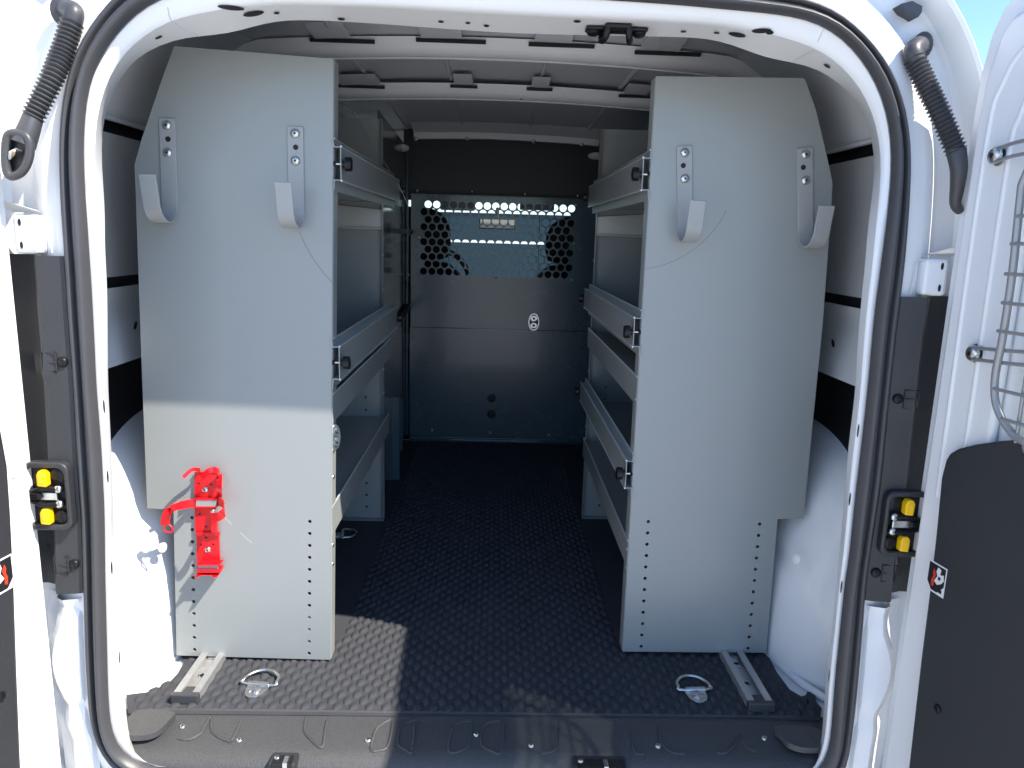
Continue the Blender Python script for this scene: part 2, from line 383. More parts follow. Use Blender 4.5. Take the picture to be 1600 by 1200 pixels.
# ---- roof inside
def zroof(x, z0=1.243): return z0 - .075 * (x - VC) ** 2
def cross_strip(name, prof, x0, x1, m, par, n=28, z0=1.243, smooth=35):
    """profile (Y, dz) swept across the van following the roof curve"""
    rings = []
    for i in range(n + 1):
        x = x0 + (x1 - x0) * i / n; zz = zroof(x, z0)
        if abs(x - VC) > .5: zz -= (abs(x - VC) - .5) * .28
        rings.append([Vector((x, y, zz + d)) for y, d in prof])
    return loft(name, rings, m, par, True, smooth, None, True)
ceil = cross_strip('roof_panel', [(.10, .035), (2.02, .035), (2.02, .045), (.10, .045)], -.66, .70, M['primer'], van)
for bi, (yb, z0) in enumerate(((.62, 1.243), (1.04, 1.231))):
    bow = cross_strip('roof_bow', [(yb - .035, .030), (yb - .026, .010), (yb - .012, .0), (yb + .012, -.001), (yb + .018, .006), (yb + .028, .006), (yb + .040, .030)], -.62, .66, M['bow'], van, z0=z0)
    tube('bow_edge', [(VC - .6 + 1.2 * i / 20, yb + .020, zroof(VC - .6 + 1.2 * i / 20, z0) - .001 - max(0, abs(-.6 + 1.2 * i / 20) - .5) * .28) for i in range(21)], .0022, M['bow'], bow, n=6)
    for u0, u1, v in ([(482, 584, 66), (649, 759, 68), (826, 930, 74), (993, 1097, 89)] if bi == 0 else [(526, 600, 131), (703, 746, 131), (823, 864, 136), (968, 1018, 146)]):
        a = at(u0, v, 'y', yb - .05); b = at(u1, v, 'y', yb - .05); xm = (a.x + b.x) / 2; zz = zroof(xm, z0)
        sl = box('bow_slot', (a.x, yb - .040, zz + .017), (b.x, yb - .0345, zz + .0245), M['black'], bow)
        sl.rotation_euler = (0, 0, 0)
        pad = cross_strip('roof_pad', [(yb - .13, .0335), (yb - .115, .029), (yb - .045, .024), (yb - .041, .0345)], a.x + .012, b.x - (.05 if bi == 0 else .012), M['primer'], van, n=4, z0=z0)
    for dx in (.03, .27): 
        if bi: disc('bow_hole', (VC + dx + .04, yb - .006, zroof(dx, z0) - .001), (0, -.1, -1), .004, M['black'], bow, h=.0006)
for k in (-1, 1):
    for xx in (.12, .34):
        x = VC + k * xx
        tube('roof_rib', [(x - k * .02, .14, zroof(x) + .034), (x, .60, zroof(x) + .033), (x, 1.0, zroof(x) + .033), (x + k * .01, 1.95, zroof(x) + .033)], .006, M['primer'], ceil, n=8)
cross_strip('front_roof_rail', [(1.80, .034), (1.88, .014), (1.905, .010), (1.915, -.012), (1.935, -.012), (1.94, .03)], -.30, .42, M['bow'], van, z0=1.243)
for u, v in ((650, 217), (730, 217), (834, 221), (909, 226)):
    p = at(u, v, 'y', 1.908); screw(p, (0, -1, -.2), .008, van)

# ---- side walls inside
for s in (-1, 1):
    def pr(name, pts, m, y0=.13, y1=1.99, th=.004):
        rings = []
        for y in (y0, y1):
            a = [Vector((VC + s * x, y, z)) for x, z in pts]; b = [Vector((VC + s * (x + th), y, z)) for x, z in reversed(pts)]
            rings.append(a + b)
        return loft(name, rings, m, van, True, 35, None, True)
    pr('upper_lining', [(.50, 1.262), (.60, 1.20), (.66, 1.12), (.69, 1.052)], M['primer'])
    pr('lining_edge', [(.684, 1.053), (.684, 1.047)], M['primer'], th=.012)
    pr('beltline_gap', [(.715, 1.07), (.715, 1.005)], M['black'])
    pr('side_lining', [(.700, 1.026), (.708, .95), (.712, .765)], M['lining'])
    pr('rub_strip', [(.722, .775), (.722, .735)], M['black'])
    wl = pr('lower_side_panel', [(.714, .744), (.722, .70), (.700, .64), (.694, .603), (.71, .598)], M['inner_white'])
    pr('lower_lining', [(.742, .62), (.742, .0)], M['black'])
    for yy, zz in ((.40, .665), (.62, .70), (.95, .67)):
        disc('panel_slot', (VC + s * .7085, yy, zz), (-s, 0, .3), .004, M['black'], wl, h=.0008, ry=.013, roll=s * 1.0)
    # wheel housing: a rounded box, pressed with two ledges
    rings = []; NY = 44; NT = 22
    for j in range(NY + 1):
        dy = -1 + 2 * j / NY; dy = math.copysign(abs(dy) ** .7, dy); c = max(0, 1 - abs(dy) ** 4) ** (1 / 2.5); Y = .655 + dy * .505
        ring = []
        for i in range(NT + 1):
            t = math.pi / 2 * i / NT
            x = .835 - .240 * math.cos(t) ** (2 / 2.5) * c; z = .50 * math.sin(t) ** (2 / 2.5) * c
            led = .010 * (1 / (1 + math.exp((z - .27) * 90))) - .011 * math.exp(-((z - .235) / .020) ** 2) - .006 * math.exp(-((z - .33) / .012) ** 2)
            ring.append(Vector((VC + s * (x - led * c), Y, z - .004)))
        rings.append(ring)
    wh = loft('wheel_housing', rings, M['white'], van, False, 40, 'white painted wheel housing beside the %s shelving' % ('left' if s < 0 else 'right'))
    disc('dimple', (VC + s * .6205, .262, .252), (-s, -.5, .2), .010, M['white'], wh, h=.001, dome=.002)
    tube('floor_flange', spline([(VC + s * .605, .55, .006), (VC + s * .612, .36, .006), (VC + s * .632, .25, .006), (VC + s * .665, .175, .006), (VC + s * .70, .15, .006)], 6), .008, M['white'], wh, n=8)
box('load_floor', (VC - .74, .10, -.03), (VC + .74, 1.99, -.003), M['white'], van)

# ---- sill trim
sx0, sx1 = VC - .640, VC + .648
def sill_z(y): return .003 if y > .105 else .003 - .016 * ((.105 - y) / .10) ** 1.5
prof = [(.125, -.02), (.124, .004), (.116, .007), (.108, .004)] + [(y, sill_z(y)) for y in (.09, .07, .05, .035, .025)] + [(.016, -.013), (.006, -.019), (-.001, -.030), (-.004, -.052), (.004, -.06)]
XS = [sx0 + (sx1 - sx0) * i / 60 for i in range(61)]
rings = []
for x in XS:
    e = max(0, (abs(x - (sx0 + sx1) / 2) - .56) / .075); pull = .018 * e * e
    rings.append([Vector((x, y + (pull if y < .09 else 0) * (1 - (y + .01) / .1), z - .02 * e * e * (1 if y < .02 else .2))) for y, z in prof])
sill = loft('sill_trim', rings, M['sill'], van, False, 40, 'black grained plastic scuff plate along the rear sill')
sill_t = bvh(sill)
def sill_line(pts, r=.0026, m=None):
    P = [hit(sill_t, u, v, .0002)[0] for u, v in pts]; P = [p for p in P if p]
    if len(P) > 2: tube('sill_rib', P, r, m or M['sill'], sill, n=6)
def pline(pts, k=5): return [(p.x, p.y) for p in spline([(a, b, 0) for a, b in pts], k)]
for pts in [[(328, 1122), (318, 1138), (313, 1147), (295, 1156), (278, 1154)], [(331, 1122), (330, 1140), (342, 1152), (361, 1160)], [(376, 1128), (368, 1146), (361, 1159)], [(478, 1122), (476, 1142), (488, 1158), (503, 1168), (508, 1142), (511, 1126)],
            [(610, 1125), (588, 1140), (580, 1171), (592, 1173), (606, 1166), (614, 1130)], [(652, 1125), (628, 1135), (622, 1162), (634, 1172), (644, 1174), (648, 1132)],
            [(735, 1127), (710, 1135), (701, 1170), (712, 1176), (733, 1164), (738, 1130)], [(782, 1127), (757, 1133), (752, 1162), (768, 1174), (783, 1175), (788, 1132)],
            [(845, 1177), (856, 1176), (870, 1168), (868, 1132)], [(985, 1143), (992, 1176), (1006, 1178)], [(1030, 1135), (1033, 1160), (1050, 1176), (1070, 1178)], [(1120, 1176), (1132, 1177), (1145, 1168), (1157, 1148)], [(1160, 1160), (1172, 1172), (1184, 1175)]]:
    sill_line(pline(pts))
for u, v in ((285, 1136), (374, 1157), (575, 1157), (744, 1148), (830, 1165), (1028, 1166), (1194, 1154)):
    p, nn = hit(sill_t, u, v, .0003)
    if p: screw(p, nn, .0055, sill)
for (u0, u1) in ((428, 470), (893, 974)):     # latch pockets at the lip
    a = at(u0, 1172, 'z', -.008); b = at(u1, 1172, 'z', -.008)
    pk = box('latch_pocket', (a.x, -.010, -.05), (b.x, .022, -.0065), M['plastic'], sill, .004)
    box('pocket_mouth', (a.x + .006, -.0125, -.05), (b.x - .006, .012, -.0050), M['black'], pk, .002)
    screw((a.x + .012, .004, -.0048), (0, 0, 1), .005, pk); box('latch_tongue', (a.x * .45 + b.x * .55, -.013, -.04), (a.x * .45 + b.x * .55 + .008, .006, -.002), M['zinc'], pk, .001)
for s, pts in ((-1, [(212, 1112), (271, 1113), (263, 1128), (247, 1143), (224, 1150), (194, 1146)]), (1, [(1212, 1136), (1275, 1138), (1290, 1165), (1262, 1170), (1236, 1164), (1222, 1152)])):
    P = [at(u, v, 'z', .012) for u, v in pts]
    P2 = [(p.x, p.y) for p in spline([(p.x, p.y, 0) for p in P], 5, True)]
    o = plate('corner_cap', P2, [], lambda a, b, d: Vector((a, b, .003 + d)), .011, M['sill'], sill, 'smooth plastic cap at the corner of the sill'); bevel(o, .002)

# ================================================================== rear bumper (below the frame)
rings = []
for i in range(31):
    x = -.84 + 1.72 * i / 30; e = max(0, abs(x - VC) - .66) / .2; yb = .13 * e * e
    rings.append([Vector((x, y + yb, z)) for y, z in ((.10, -.10), (-.02, -.10), (-.06, -.125), (-.07, -.18), (-.06, -.30), (-.02, -.34), (.10, -.34))])
loft('bumper', rings, M['plastic'], van, False, 40)

# ================================================================== pillar trims, hinge pockets
def k2x(s, z):
    best = None
    for p in K2:
        if (p.x - VC) * s > .3:
            d = abs(p.z - z)
            if best is None or d < best[0]: best = (d, p.x)
    return best[1]
for s in (-1, 1):
    side = 'left' if s < 0 else 'right'
    z0, z1 = (.29, .815) if s < 0 else (.30, .79)
    rings = []
    for i in range(41):
        z = z0 + (z1 - z0) * i / 40; xk = k2x(s, z) + s * .002
        rib = 0
        for zr in (z0 + .035, z0 + .05, z0 + .065, z1 - .17, z1 - .155, z1 - .14): rib += .003 * math.exp(-((z - zr) / .0035) ** 2)
        ring = [Vector((xk + s * dx, y - (rib if 0.01 < dx < .06 else 0), z)) for dx, y in ((-.004, .012), (0, -.001), (.010, -.004), (.030, -.006), (.036, -.0075), (.040, -.005), (.046, .006), (.056, .026), (.074, .033), (.100, .030))]
        rings.append(ring)
    tr = loft('pillar_trim', rings, M['plastic'], van, False, 30, 'black plastic trim on the %s door pillar' % side)
    for zr in (z0 + .05, z1 - .155):
        screw((k2x(s, zr) + s * .013, -.0042, zr), (0, -1, 0), .008, tr, M['knob'])
        xx = k2x(s, zr) + s * .032
        tube('moulded_rib', [(xx - .010, -.0068, zr - .014), (xx + .012, -.0075, zr - .014), (xx + .012, -.0075, zr + .014), (xx - .010, -.0068, zr + .014)], .0013, M['plastic'], tr, n=6, closed=True)
        tube('moulded_rib', [(xx - .010, -.0068, zr), (xx + .012, -.0075, zr)], .0013, M['plastic'], tr, n=6)
    # hinge pocket with the two yellow release tabs
    cz = .455 if s < 0 else .437
    xk = k2x(s, cz); zc0, zc1 = cz - .054, cz + .054
    o2 = rrect(min(xk + s * .006, xk + s * .074), zc0, max(xk + s * .006, xk + s * .074), zc1, .014)
    i2 = rrect(min(xk + s * .013, xk + s * .070), zc0 + .009, max(xk + s * .013, xk + s * .070), zc1 - .009, .011)
    hp = plate('hinge_pocket', o2, [list(reversed(i2))], lambda a, b, d: Vector((a, -.019 + d, b)), .016, M['plastic'], van, 'black framed door-stay pocket on the %s pillar with two yellow tabs' % side, 40)
    bevel(hp, .003, 3)
    plate('pocket_back', i2, [], lambda a, b, d: Vector((a, -.0088 + d, b)), .002, M['black'], hp)
    mx = xk + s * (.042 if s < 0 else .040)
    for k in (-1, 1):
        tb = mk('release_tab', *(lambda cx, c: ([(cx + a * .0074, -.012 - d * .014, c + b * .0128) for d in (0, 1) for a, b in ((-1, -.9), (.9, -1), (1, .55), (.5, 1), (-.55, 1), (-1, .5))],
            [tuple(range(6)), tuple(range(6, 12))] + [(i, (i + 1) % 6, 6 + (i + 1) % 6, 6 + i) for i in range(6)]))(mx, cz + k * .030), M['yellow'], hp, 'yellow release tab'); bevel(tb, .0022, 2)
        box('tab_groove', (mx - .003, -.0268, cz + k * .030 - .006), (mx + .004, -.0262, cz + k * .030 + .007), M['yellow'], tb, .0002)
        tube('stay_arm', [(mx - s * .024, -.014, cz + k * .011), (mx, -.020, cz + k * .014), (mx + s * .024, -.016, cz + k * .006)], .0045, M['knob'], hp, n=8)
        disc('pivot', (mx - s * .018, -.014, cz + k * .012), (0, -1, 0), .006, M['zinc'], hp, h=.004, dome=.002)
        disc('boss', (mx - s * .018, -.0088, cz + k * .034), (0, -1, 0), .011, M['knob'], hp, h=.005, dome=.003)
    box('stay_plate', (mx - .020, -.017, cz - .007), (mx + .016, -.0125, cz + .006), M['zinc'], hp, .002)
    box('stay_block', (mx + (.006 if s > 0 else -.024), -.024, cz - .004), (mx + (.024 if s > 0 else -.006), -.018, cz + .007), M['knob'], hp, .002)
    # hinge mount above the trim
    zb = z1 + .002
    hm = box('hinge_mount', (min(xk + s * .024, xk + s * .062), -.004, zb), (max(xk + s * .024, xk + s * .062), .018, zb + .055), M['white'], van, .006)
    for dz in (.008, .040): disc('hinge_slot', (xk + s * .050, -.0042, zb + dz + .004), (0, -1, 0), .0022, M['black'], hm, h=.0006, ry=.0055)
    mk('hinge_lip', [(xk + s * .030, -.004, zb + .062), (xk + s * .085, -.012, zb + .080), (xk + s * .085, -.010, zb + .066), (xk + s * .07, .016, zb + .058), (xk + s * .030, .016, zb + .060)], [(0, 1, 2, 3, 4)], M['white'], hm)
    tube('jamb_seam', [(xk + s * .012, .003, zb + .002), (xk + s * .014, .003, zb + .048), (xk + s * .020, .0035, zb + .053), (xk + s * .045, .006, zb + .054)], .0012, M['inner_white'], hm, n=6)
    # pressed steps of the lower jamb
    rings = []
    for i in range(25):
        z = -.10 + (z0 - .012 + .10) * i / 24; xk2 = k2x(s, max(z, .02)) + s * .006
        bl = math.sin(math.pi * min(1, max(0, (z - .10) / .14))) * .018; dp = .010 * math.exp(-((z - .265) / .008) ** 2) + .008 * math.exp(-((z - .085) / .010) ** 2)
        rings.append([Vector((xk2 + s * a, y + dp, z)) for a, y in ((0, .010), (.006, .002), (.028 + bl, -.004), (.040 + bl, .004), (.050 + bl * .6, .024), (.072, .033))])
    loft('lower_jamb', rings, M['white'], van, False, 35, 'pressed white step of the lower %s jamb' % side)

# corrugated wiring boots
def boot(ptsY, side):
    P = spline([at(u, v, 'y', y) for u, v, y in ptsY['cor']], 40)
    n = len(P); radii = []
    L = [0]
    for i in range(1, n): L.append(L[-1] + (P[i] - P[i - 1]).length)
    nr = ptsY['n']
    # resample evenly
    Q = []; j = 0; N = nr * 8
    for i in range(N + 1):
        t = L[-1] * i / N
        while j < n - 2 and L[j + 1] < t: j += 1
        Q.append(P[j].lerp(P[j + 1], (t - L[j]) / max(1e-9, L[j + 1] - L[j]))); radii.append(.0132 + .0021 * math.cos(2 * math.pi * i / 8))
    o = tube('wiring_boot', Q, 0, M['rubber'], van, n=18, label='black corrugated rubber wiring boot at the %s door' % side, radii=radii)
    for key in ('top', 'tail'):
        S = spline([at(u, v, 'y', y) for u, v, y in ptsY[key]], 6)
        r = ptsY[key + '_r']
        tube('boot_' + ('elbow' if key == 'top' else 'tail'), S, 0, M['rubber'], o, n=16, radii=[r[0] + (r[1] - r[0]) * i / (len(S) - 1) for i in range(len(S))])
    return o
bl = boot(dict(cor=[(112, 36, .015), (98, 80, .005), (80, 125, -.010), (52, 182, -.022)], n=23, top=[(100, 16, .055), (108, 14, .030), (116, 20, .016), (112, 38, .015)], top_r=(.012, .0125), tail=[(52, 182, -.022), (44, 205, -.028), (36, 226, -.032)], tail_r=(.0125, .016)), 'left')
E1 = spline([at(u, v, 'y', -.040) for u, v in ((12, 214), (26, 208), (42, 214), (47, 232), (42, 256), (30, 272), (14, 274), (9, 250))], 5, True)
tube('connector_rim', E1, .0058, M['rubber'], bl, n=10, closed=True)
mk('connector_face', [p + Vector((0, .006, 0)) for p in E1], [tuple(range(len(E1)))], M['label_black'], bl)
for k in range(6):
    a = at(14 + 2 * k, 250 - k * 2, 'y', -.040); b = at(26 + 2 * k, 232 + k, 'y', -.040)
    tube('wire', [a, (a + b) / 2 + Vector((0, -.006, .002)), b], .0013, [M['lamp'], M['label_white'], M['wire'], M['yellow'], M['galv'], M['seat']][k], bl, n=6)
disc('grommet', at(98, 18, 'y', .052), (0.4, -1, -.1), .015, M['rubber'], bl, h=.006, n=18, ry=.020, dome=.004)
br_ = boot(dict(cor=[(1429, 92, .020), (1446, 130, .008), (1470, 180, -.008), (1494, 236, -.018)], n=24, top=[(1440, 72, .060), (1434, 72, .035), (1426, 80, .022), (1429, 94, .020)], top_r=(.013, .0135), tail=[(1494, 236, -.018), (1498, 262, -.024), (1496, 290, -.02), (1493, 318, -.014), (1500, 330, -.010)], tail_r=(.0135, .006)), 'right')
disc('grommet', at(1440, 72, 'y', .056), (-.3, -1, -.1), .014, M['rubber'], br_, h=.006, n=18, ry=.019, dome=.004)
hc = [at(u, v, 'y', .04) for u, v in ((1408, 6), (1424, 2), (1440, 10), (1439, 20), (1434, 27), (1428, 23), (1415, 16))]
plate('hinge_cover', [(p.x, p.z) for p in hc], [], lambda a, b, d: Vector((a, .038 + d, b)), .03, M['cap'], van, 'small grey plastic cover above the right hinge')

# ================================================================== rear doors
TH = R(8)
def make_door(s):
    side = 'left' if s < 0 else 'right'
    H = Vector((VC + s * .680, -.016, 0)); U = Vector((s * math.sin(TH), -math.cos(TH), 0)); N = Vector((-s * math.cos(TH), -math.sin(TH), 0))
    def D(a, b, d): return H + U * a + Vector((0, 0, b)) - N * d           # d > 0: towards the outer skin
    def toD(u, v, d=0):
        p = atp(u, v, H - N * d, N); return ((p - H).dot(U), p.z)
    outer = [(-.006, -.10), (-.006, .3), (-.006, .7), (-.006, 1.02), (-.003, 1.10), (.006, 1.15), (.022, 1.18), (.050, 1.20), (.14, 1.215), (.3, 1.235), (.62, 1.25), (.625, .6), (.62, -.10)]
    win = rrect(.145, .53, .56, .985, .07, 8)
    d = plate('rear_door', outer, [list(reversed(win))], lambda a, b, q: D(a, b, .004 + q), .044, M['white'], van, 'open white %s rear door' % side, 35)
    inner = [(.014, -.08), (.014, .7), (.016, 1.02), (.022, 1.09), (.034, 1.135), (.06, 1.165), (.14, 1.185), (.3, 1.205), (.60, 1.22), (.60, -.08)]
    win2 = rrect(.125, .51, .575, 1.005, .08, 8)
    ip = plate('inner_panel', inner, [list(reversed(win2))], lambda a, b, q: D(a, b, -.010 + q), .0135, M['white'], d, None, 35); bevel(ip, .008, 4, 50)
    for pts in ([(.045, .50), (.040, .98), (.055, 1.08), (.10, 1.125), (.22, 1.145)], [(.085, .50), (.082, .95), (.09, 1.03), (.12, 1.07), (.22, 1.085)]):
        tube('pressed_bead', [D(a, b, -.009) for a, b in [(q.x, q.y) for q in spline([(a, b, 0) for a, b in pts], 6)]], .004, M['white'], ip, n=8)
    plate('window_pane', rrect(.137, .522, .567, .993, .074, 8), [], lambda a, b, q: D(a, b, .030 + q), .004, M['tint'], d, 'tinted window glass')
    tube('window_seal', [D(a, b, .020) for a, b in rrect(.132, .517, .571, .998, .076, 8)], .009, M['rubber'], d, n=8, closed=True)
    if s > 0: tp = [toD(u, v, -.022) for u, v in ((1600, 686), (1560, 689), (1520, 695), (1496, 701), (1484, 708), (1476, 722), (1470, 745), (1462, 830), (1452, 920), (1438, 1030), (1422, 1170))]
    else: tp = [(.16, .600), (.09, .592)] + [toD(u, v, -.022) for u, v in ((0, 656), (6, 675), (15, 725), (20, 800), (25, 900), (30, 1050), (35, 1180))]
    tpl = [(.60, .59), (.35, .607)] + tp
    tpl += [(tp[-1][0] + .008, -.06), (.60, -.06)]
    tpn = plate('door_trim_panel', tpl, [], lambda a, b, q: D(a, b, -.022 + q), .024, M['doortrim'], d, 'black moulded plastic trim on the lower door', 35); bevel(tpn, .008, 3, 40)
    for a, b in ((.12, .20), (.22, .17)):
        disc('trim_plug', D(a, b, -.022), N, .007, M['knob'], tpn, h=.002, dome=.002)
    # sticker
    if s > 0: q = [toD(u, v, -.0225) for u, v in ((1453, 873), (1481, 889), (1476, 937), (1449, 918))]
    else: q = (lambda a_: [(a_, .398), (a_ + .042, .398), (a_ + .042, .348), (a_, .348)])(toD(18, 870, -.0225)[0])
    a0, a1, b1, b0 = q[0][0], q[1][0], q[0][1], q[2][1]
    fx = lambda x, z: (a0 + (a1 - a0) * x, b0 + (b1 - b0) * z)
    sk_ = plate('warning_sticker', [fx(*p) for p in ((0, 0), (1, 0), (1, 1), (0, 1))], [], lambda a, b, q: D(a, b, -.0226 - q), .0004, M['label_white'], d, 'small white and black warning sticker with red arrow')
    def art(name, pts, lev, m): plate(name, [fx(*p) for p in pts], [], lambda a, b, q: D(a, b, -.0230 - lev * .0004 - q), .0003, m, sk_)
    art('sticker_field', [(.05, .30), (.30, .06), (.62, .06), (.95, .35), (.95, .95), (.05, .95)], 0, M['label_black'])
    art('sticker_figure', [(.42, .40), (.60, .32), (.80, .42), (.92, .55), (.88, .74), (.70, .68), (.72, .86), (.55, .90), (.48, .74), (.56, .60)], 1, M['label_white'])
    art('sticker_gap', [(.60, .52), (.72, .50), (.76, .60), (.64, .62)], 2, M['label_black'])
    art('sticker_arrow', [(.30, .18), (.42, .22), (.40, .44), (.48, .62), (.36, .80), (.30, .66), (.34, .54), (.27, .40)], 1, M['label_red'])
    art('sticker_mark', [(.70, .10), (.88, .10), (.88, .22), (.70, .22)], 1, M['label_black'])
    return d, D, toD, N, U
dL = make_door(-1); dR = make_door(1)

# wire guard over the right door window
d, D, toD, N, U = dR
G = .045
gp = [toD(u, v, -G) for u, v in ((1600, 280), (1594, 310), (1582, 425), (1567, 525), (1557, 575), (1554, 602), (1556, 630), (1567, 657), (1585, 681), (1604, 693))]
guard = empty('window_guard', D(.3, .52, -G), 'grey wire guard bolted over the right rear door window', 'guard')
a_l = gp[0][0]
path = [(.56, 1.0), (a_l + .06, 1.0), (a_l + .02, .985)] + gp + [(.25, gp[-1][1] - .012), (.53, gp[-1][1] - .012), (.57, gp[-1][1] + .03), (.575, .95)]
tube('frame_wire', [D(p.x, p.y, -G) for p in spline([(a, b, 0) for a, b in path], 5, True)], .0048, M['wire'], guard, closed=True)
for u, v in ((1590, 338), (1583, 381), (1574, 428), (1569, 473), (1562, 517), (1556, 607), (1568, 654)):
    a, b = toD(u, v, -G); tube('cross_wire', [D(a, b, -G - .003), D(.572, b + .004, -G - .003)], .0024, M['wire'], guard, n=8)
for q in (.045, .12, .2, .28, .36): tube('upright_wire', [D(gp[4][0] + q, gp[-1][1] - .004, -G + .002), D(gp[4][0] + q - .004, .99, -G + .002)], .0024, M['wire'], guard, n=8)
for (u, v, du, dv) in ((1556, 243, 44, -13), (1521, 552, 79, 8)):
    a, b = toD(u, v, -.016); e, f = toD(u + du, v + dv, -G)
    for k in (-1, 1):
        tube('mount_arm', spline([D(a - .006, b, -.014), D(a, b + k * .008, -.016), D(a + .02, b + k * .008 + (f - b) * .2, -.026), D(e, f + k * .008, -G), D(e + .08, f + k * .008 + (f - b), -G)], 6), .0026, M['wire'], guard, n=8)
    screw(D(a, b, -.016), N, .0115, guard)
    disc('washer', D(a, b, -.0105), N, .014, M['zinc'], guard, h=.002)

# ================================================================== rubber floor mat
def fm(u, v): p = at(u, v, 'z', .006); return (p.x, p.y)
out = [fm(200, 1114), fm(197, 1085), fm(230, 1081), fm(252, 1072), fm(267, 1063), fm(279, 1050), fm(288, 1034), fm(282, 1020), (VC - .606, .42), (VC - .60, .65), (VC - .62, .95), (VC - .66, 1.14), (VC - .72, 1.25), (VC - .72, 1.945), (VC + .72, 1.945), (VC + .72, 1.25), (VC + .66, 1.14), (VC + .62, .95), (VC + .60, .65), (VC + .606, .42), fm(1199, 1022), fm(1214, 1050), fm(1234, 1077), fm(1256, 1090), fm(1262, 1080), fm(1274, 1083), fm(1275, 1096), fm(1284, 1106), fm(1281, 1125)]
def mat_h(x, y): return 0
floor = empty('floor_mat', (0, 1, 0), 'black rubber load floor mat with raised leaf-shaped tread', 'mat')
base = plate('mat_sheet', out, [], lambda a, b, q: Vector((a, b, .001 + q)), .0045, M['mat'], floor)
def lug_mesh(name, sgn):
    V = []; n = 10
    for sc, z in ((1, 0), (.74, .0034), (.2, .0042)):
        for i in range(n):
            t = 2 * math.pi * i / n; c, s = math.cos(t), math.sin(t)
            x = .0092 * c * (1 - .35 * abs(s)) * sc; y = .0152 * s * sc
            a = R(-14) - sgn * R(5); V.append((x * math.cos(a) - y * math.sin(a), x * math.sin(a) + y * math.cos(a), z))
    Fc = [(j * n + i, j * n + (i + 1) % n, (j + 1) * n + (i + 1) % n, (j + 1) * n + i) for j in range(2) for i in range(n)] + [tuple(range(2 * n, 3 * n))]
    me = bpy.data.meshes.new(name); me.from_pydata(V, [], Fc); me.update(); autosmooth(me, 60); me.materials.append(M['mat']); return me
LM = [lug_mesh('tread_lug', 1), lug_mesh('tread_lug', -1)]
spots = []
jy = 0; y = .128
while y < 1.93:
    x = VC - .70 + (.0147 if jy % 2 else 0)
    while x < VC + .71:
        if inpoly(x - .012, y - .012, out) and inpoly(x + .012, y + .012, out): spots.append((y, x, jy))
        x += .0294
    y += .0192; jy += 1
vis = []
for sp in spots:
    y, x, j = sp; hid = y > .30 and not (-.285 < x < .315)
    vis.append((hid, (x - CAM.x) ** 2 + (y - CAM.y) ** 2, sp))
vis.sort(key=lambda q: (q[0], q[1]))
BV, BF = [], []
for i, (h, dd, (y, x, j)) in enumerate(vis):
    me = LM[j % 2]
    if i < 300:
        o = bpy.data.objects.new('tread_lug', me); COL.objects.link(o); o.location = (x, y, .0054); parent(o, floor); 
    else:
        if h and y > .34: continue
        k = len(BV); BV += [(v.co.x + x, v.co.y + y, v.co.z + .0054) for v in me.vertices]; BF += [tuple(k + q for q in p.vertices) for p in me.polygons]
o = mk('tread_field', BV, BF, M['mat'], floor, smooth=60, fix=False); o['kind'] = 'stuff'

# ================================================================== aluminium rails and tie-down rings
def rail(x0, x1, y0, y1, label):
    e = empty('floor_rail', ((x0 + x1) / 2, y0, .006), label, 'rail', 'aluminium rails on the load floor')
    wd = x1 - x0; h = .017; t = .003
    pf = [(0, 0), (wd, 0), (wd, h), (wd - .013, h), (wd - .013, h - t), (wd - t - .001, h - t), (wd - t - .001, t + .001), (t + .001, t + .001), (t + .001, h - t), (.013, h - t), (.013, h), (0, h)]
    o = loft('channel', [[Vector((x0 + a, y, .0062 + b)) for a, b in pf] for y in (y0 + .010, y1)], M['alu'], e, True, 30, None, True)
    c = box('end_cap', (x0 - .0015, y0, .006), (x1 + .0015, y0 + .012, .0245), M['cap'], e, .002)
    box('cap_tongue', (x0 + .014, y0 + .011, .011), (x1 - .014, y0 + .034, .0215), M['cap'], c, .002)
    disc('bolt_hole', ((x0 + x1) / 2, y0 + .085, .0103), (0, 0, 1), .0065, M['black'], e, h=.0006)
    tube('hole_rim', [((x0 + x1) / 2 + .0065 * math.cos(k * .5236), y0 + .085 + .0065 * math.sin(k * .5236), .0108) for k in range(12)], .0012, M['zinc'], e, n=6, closed=True)
    cl = box('clamp_plate', ((x0 + x1) / 2 - .011, y0 + .140, .0105), ((x0 + x1) / 2 + .011, y0 + .168, .0135), M['zinc'], e, .001)
    disc('clamp_hole', ((x0 + x1) / 2, y0 + .150, .0136), (0, 0, 1), .0065, M['black'], cl, h=.0004, ry=.004)
rail(-.543, -.496, .128, .55, 'silver aluminium floor rail running under the left shelving')
rail(.520, .567, .126, .58, 'silver aluminium floor rail running under the right shelving')
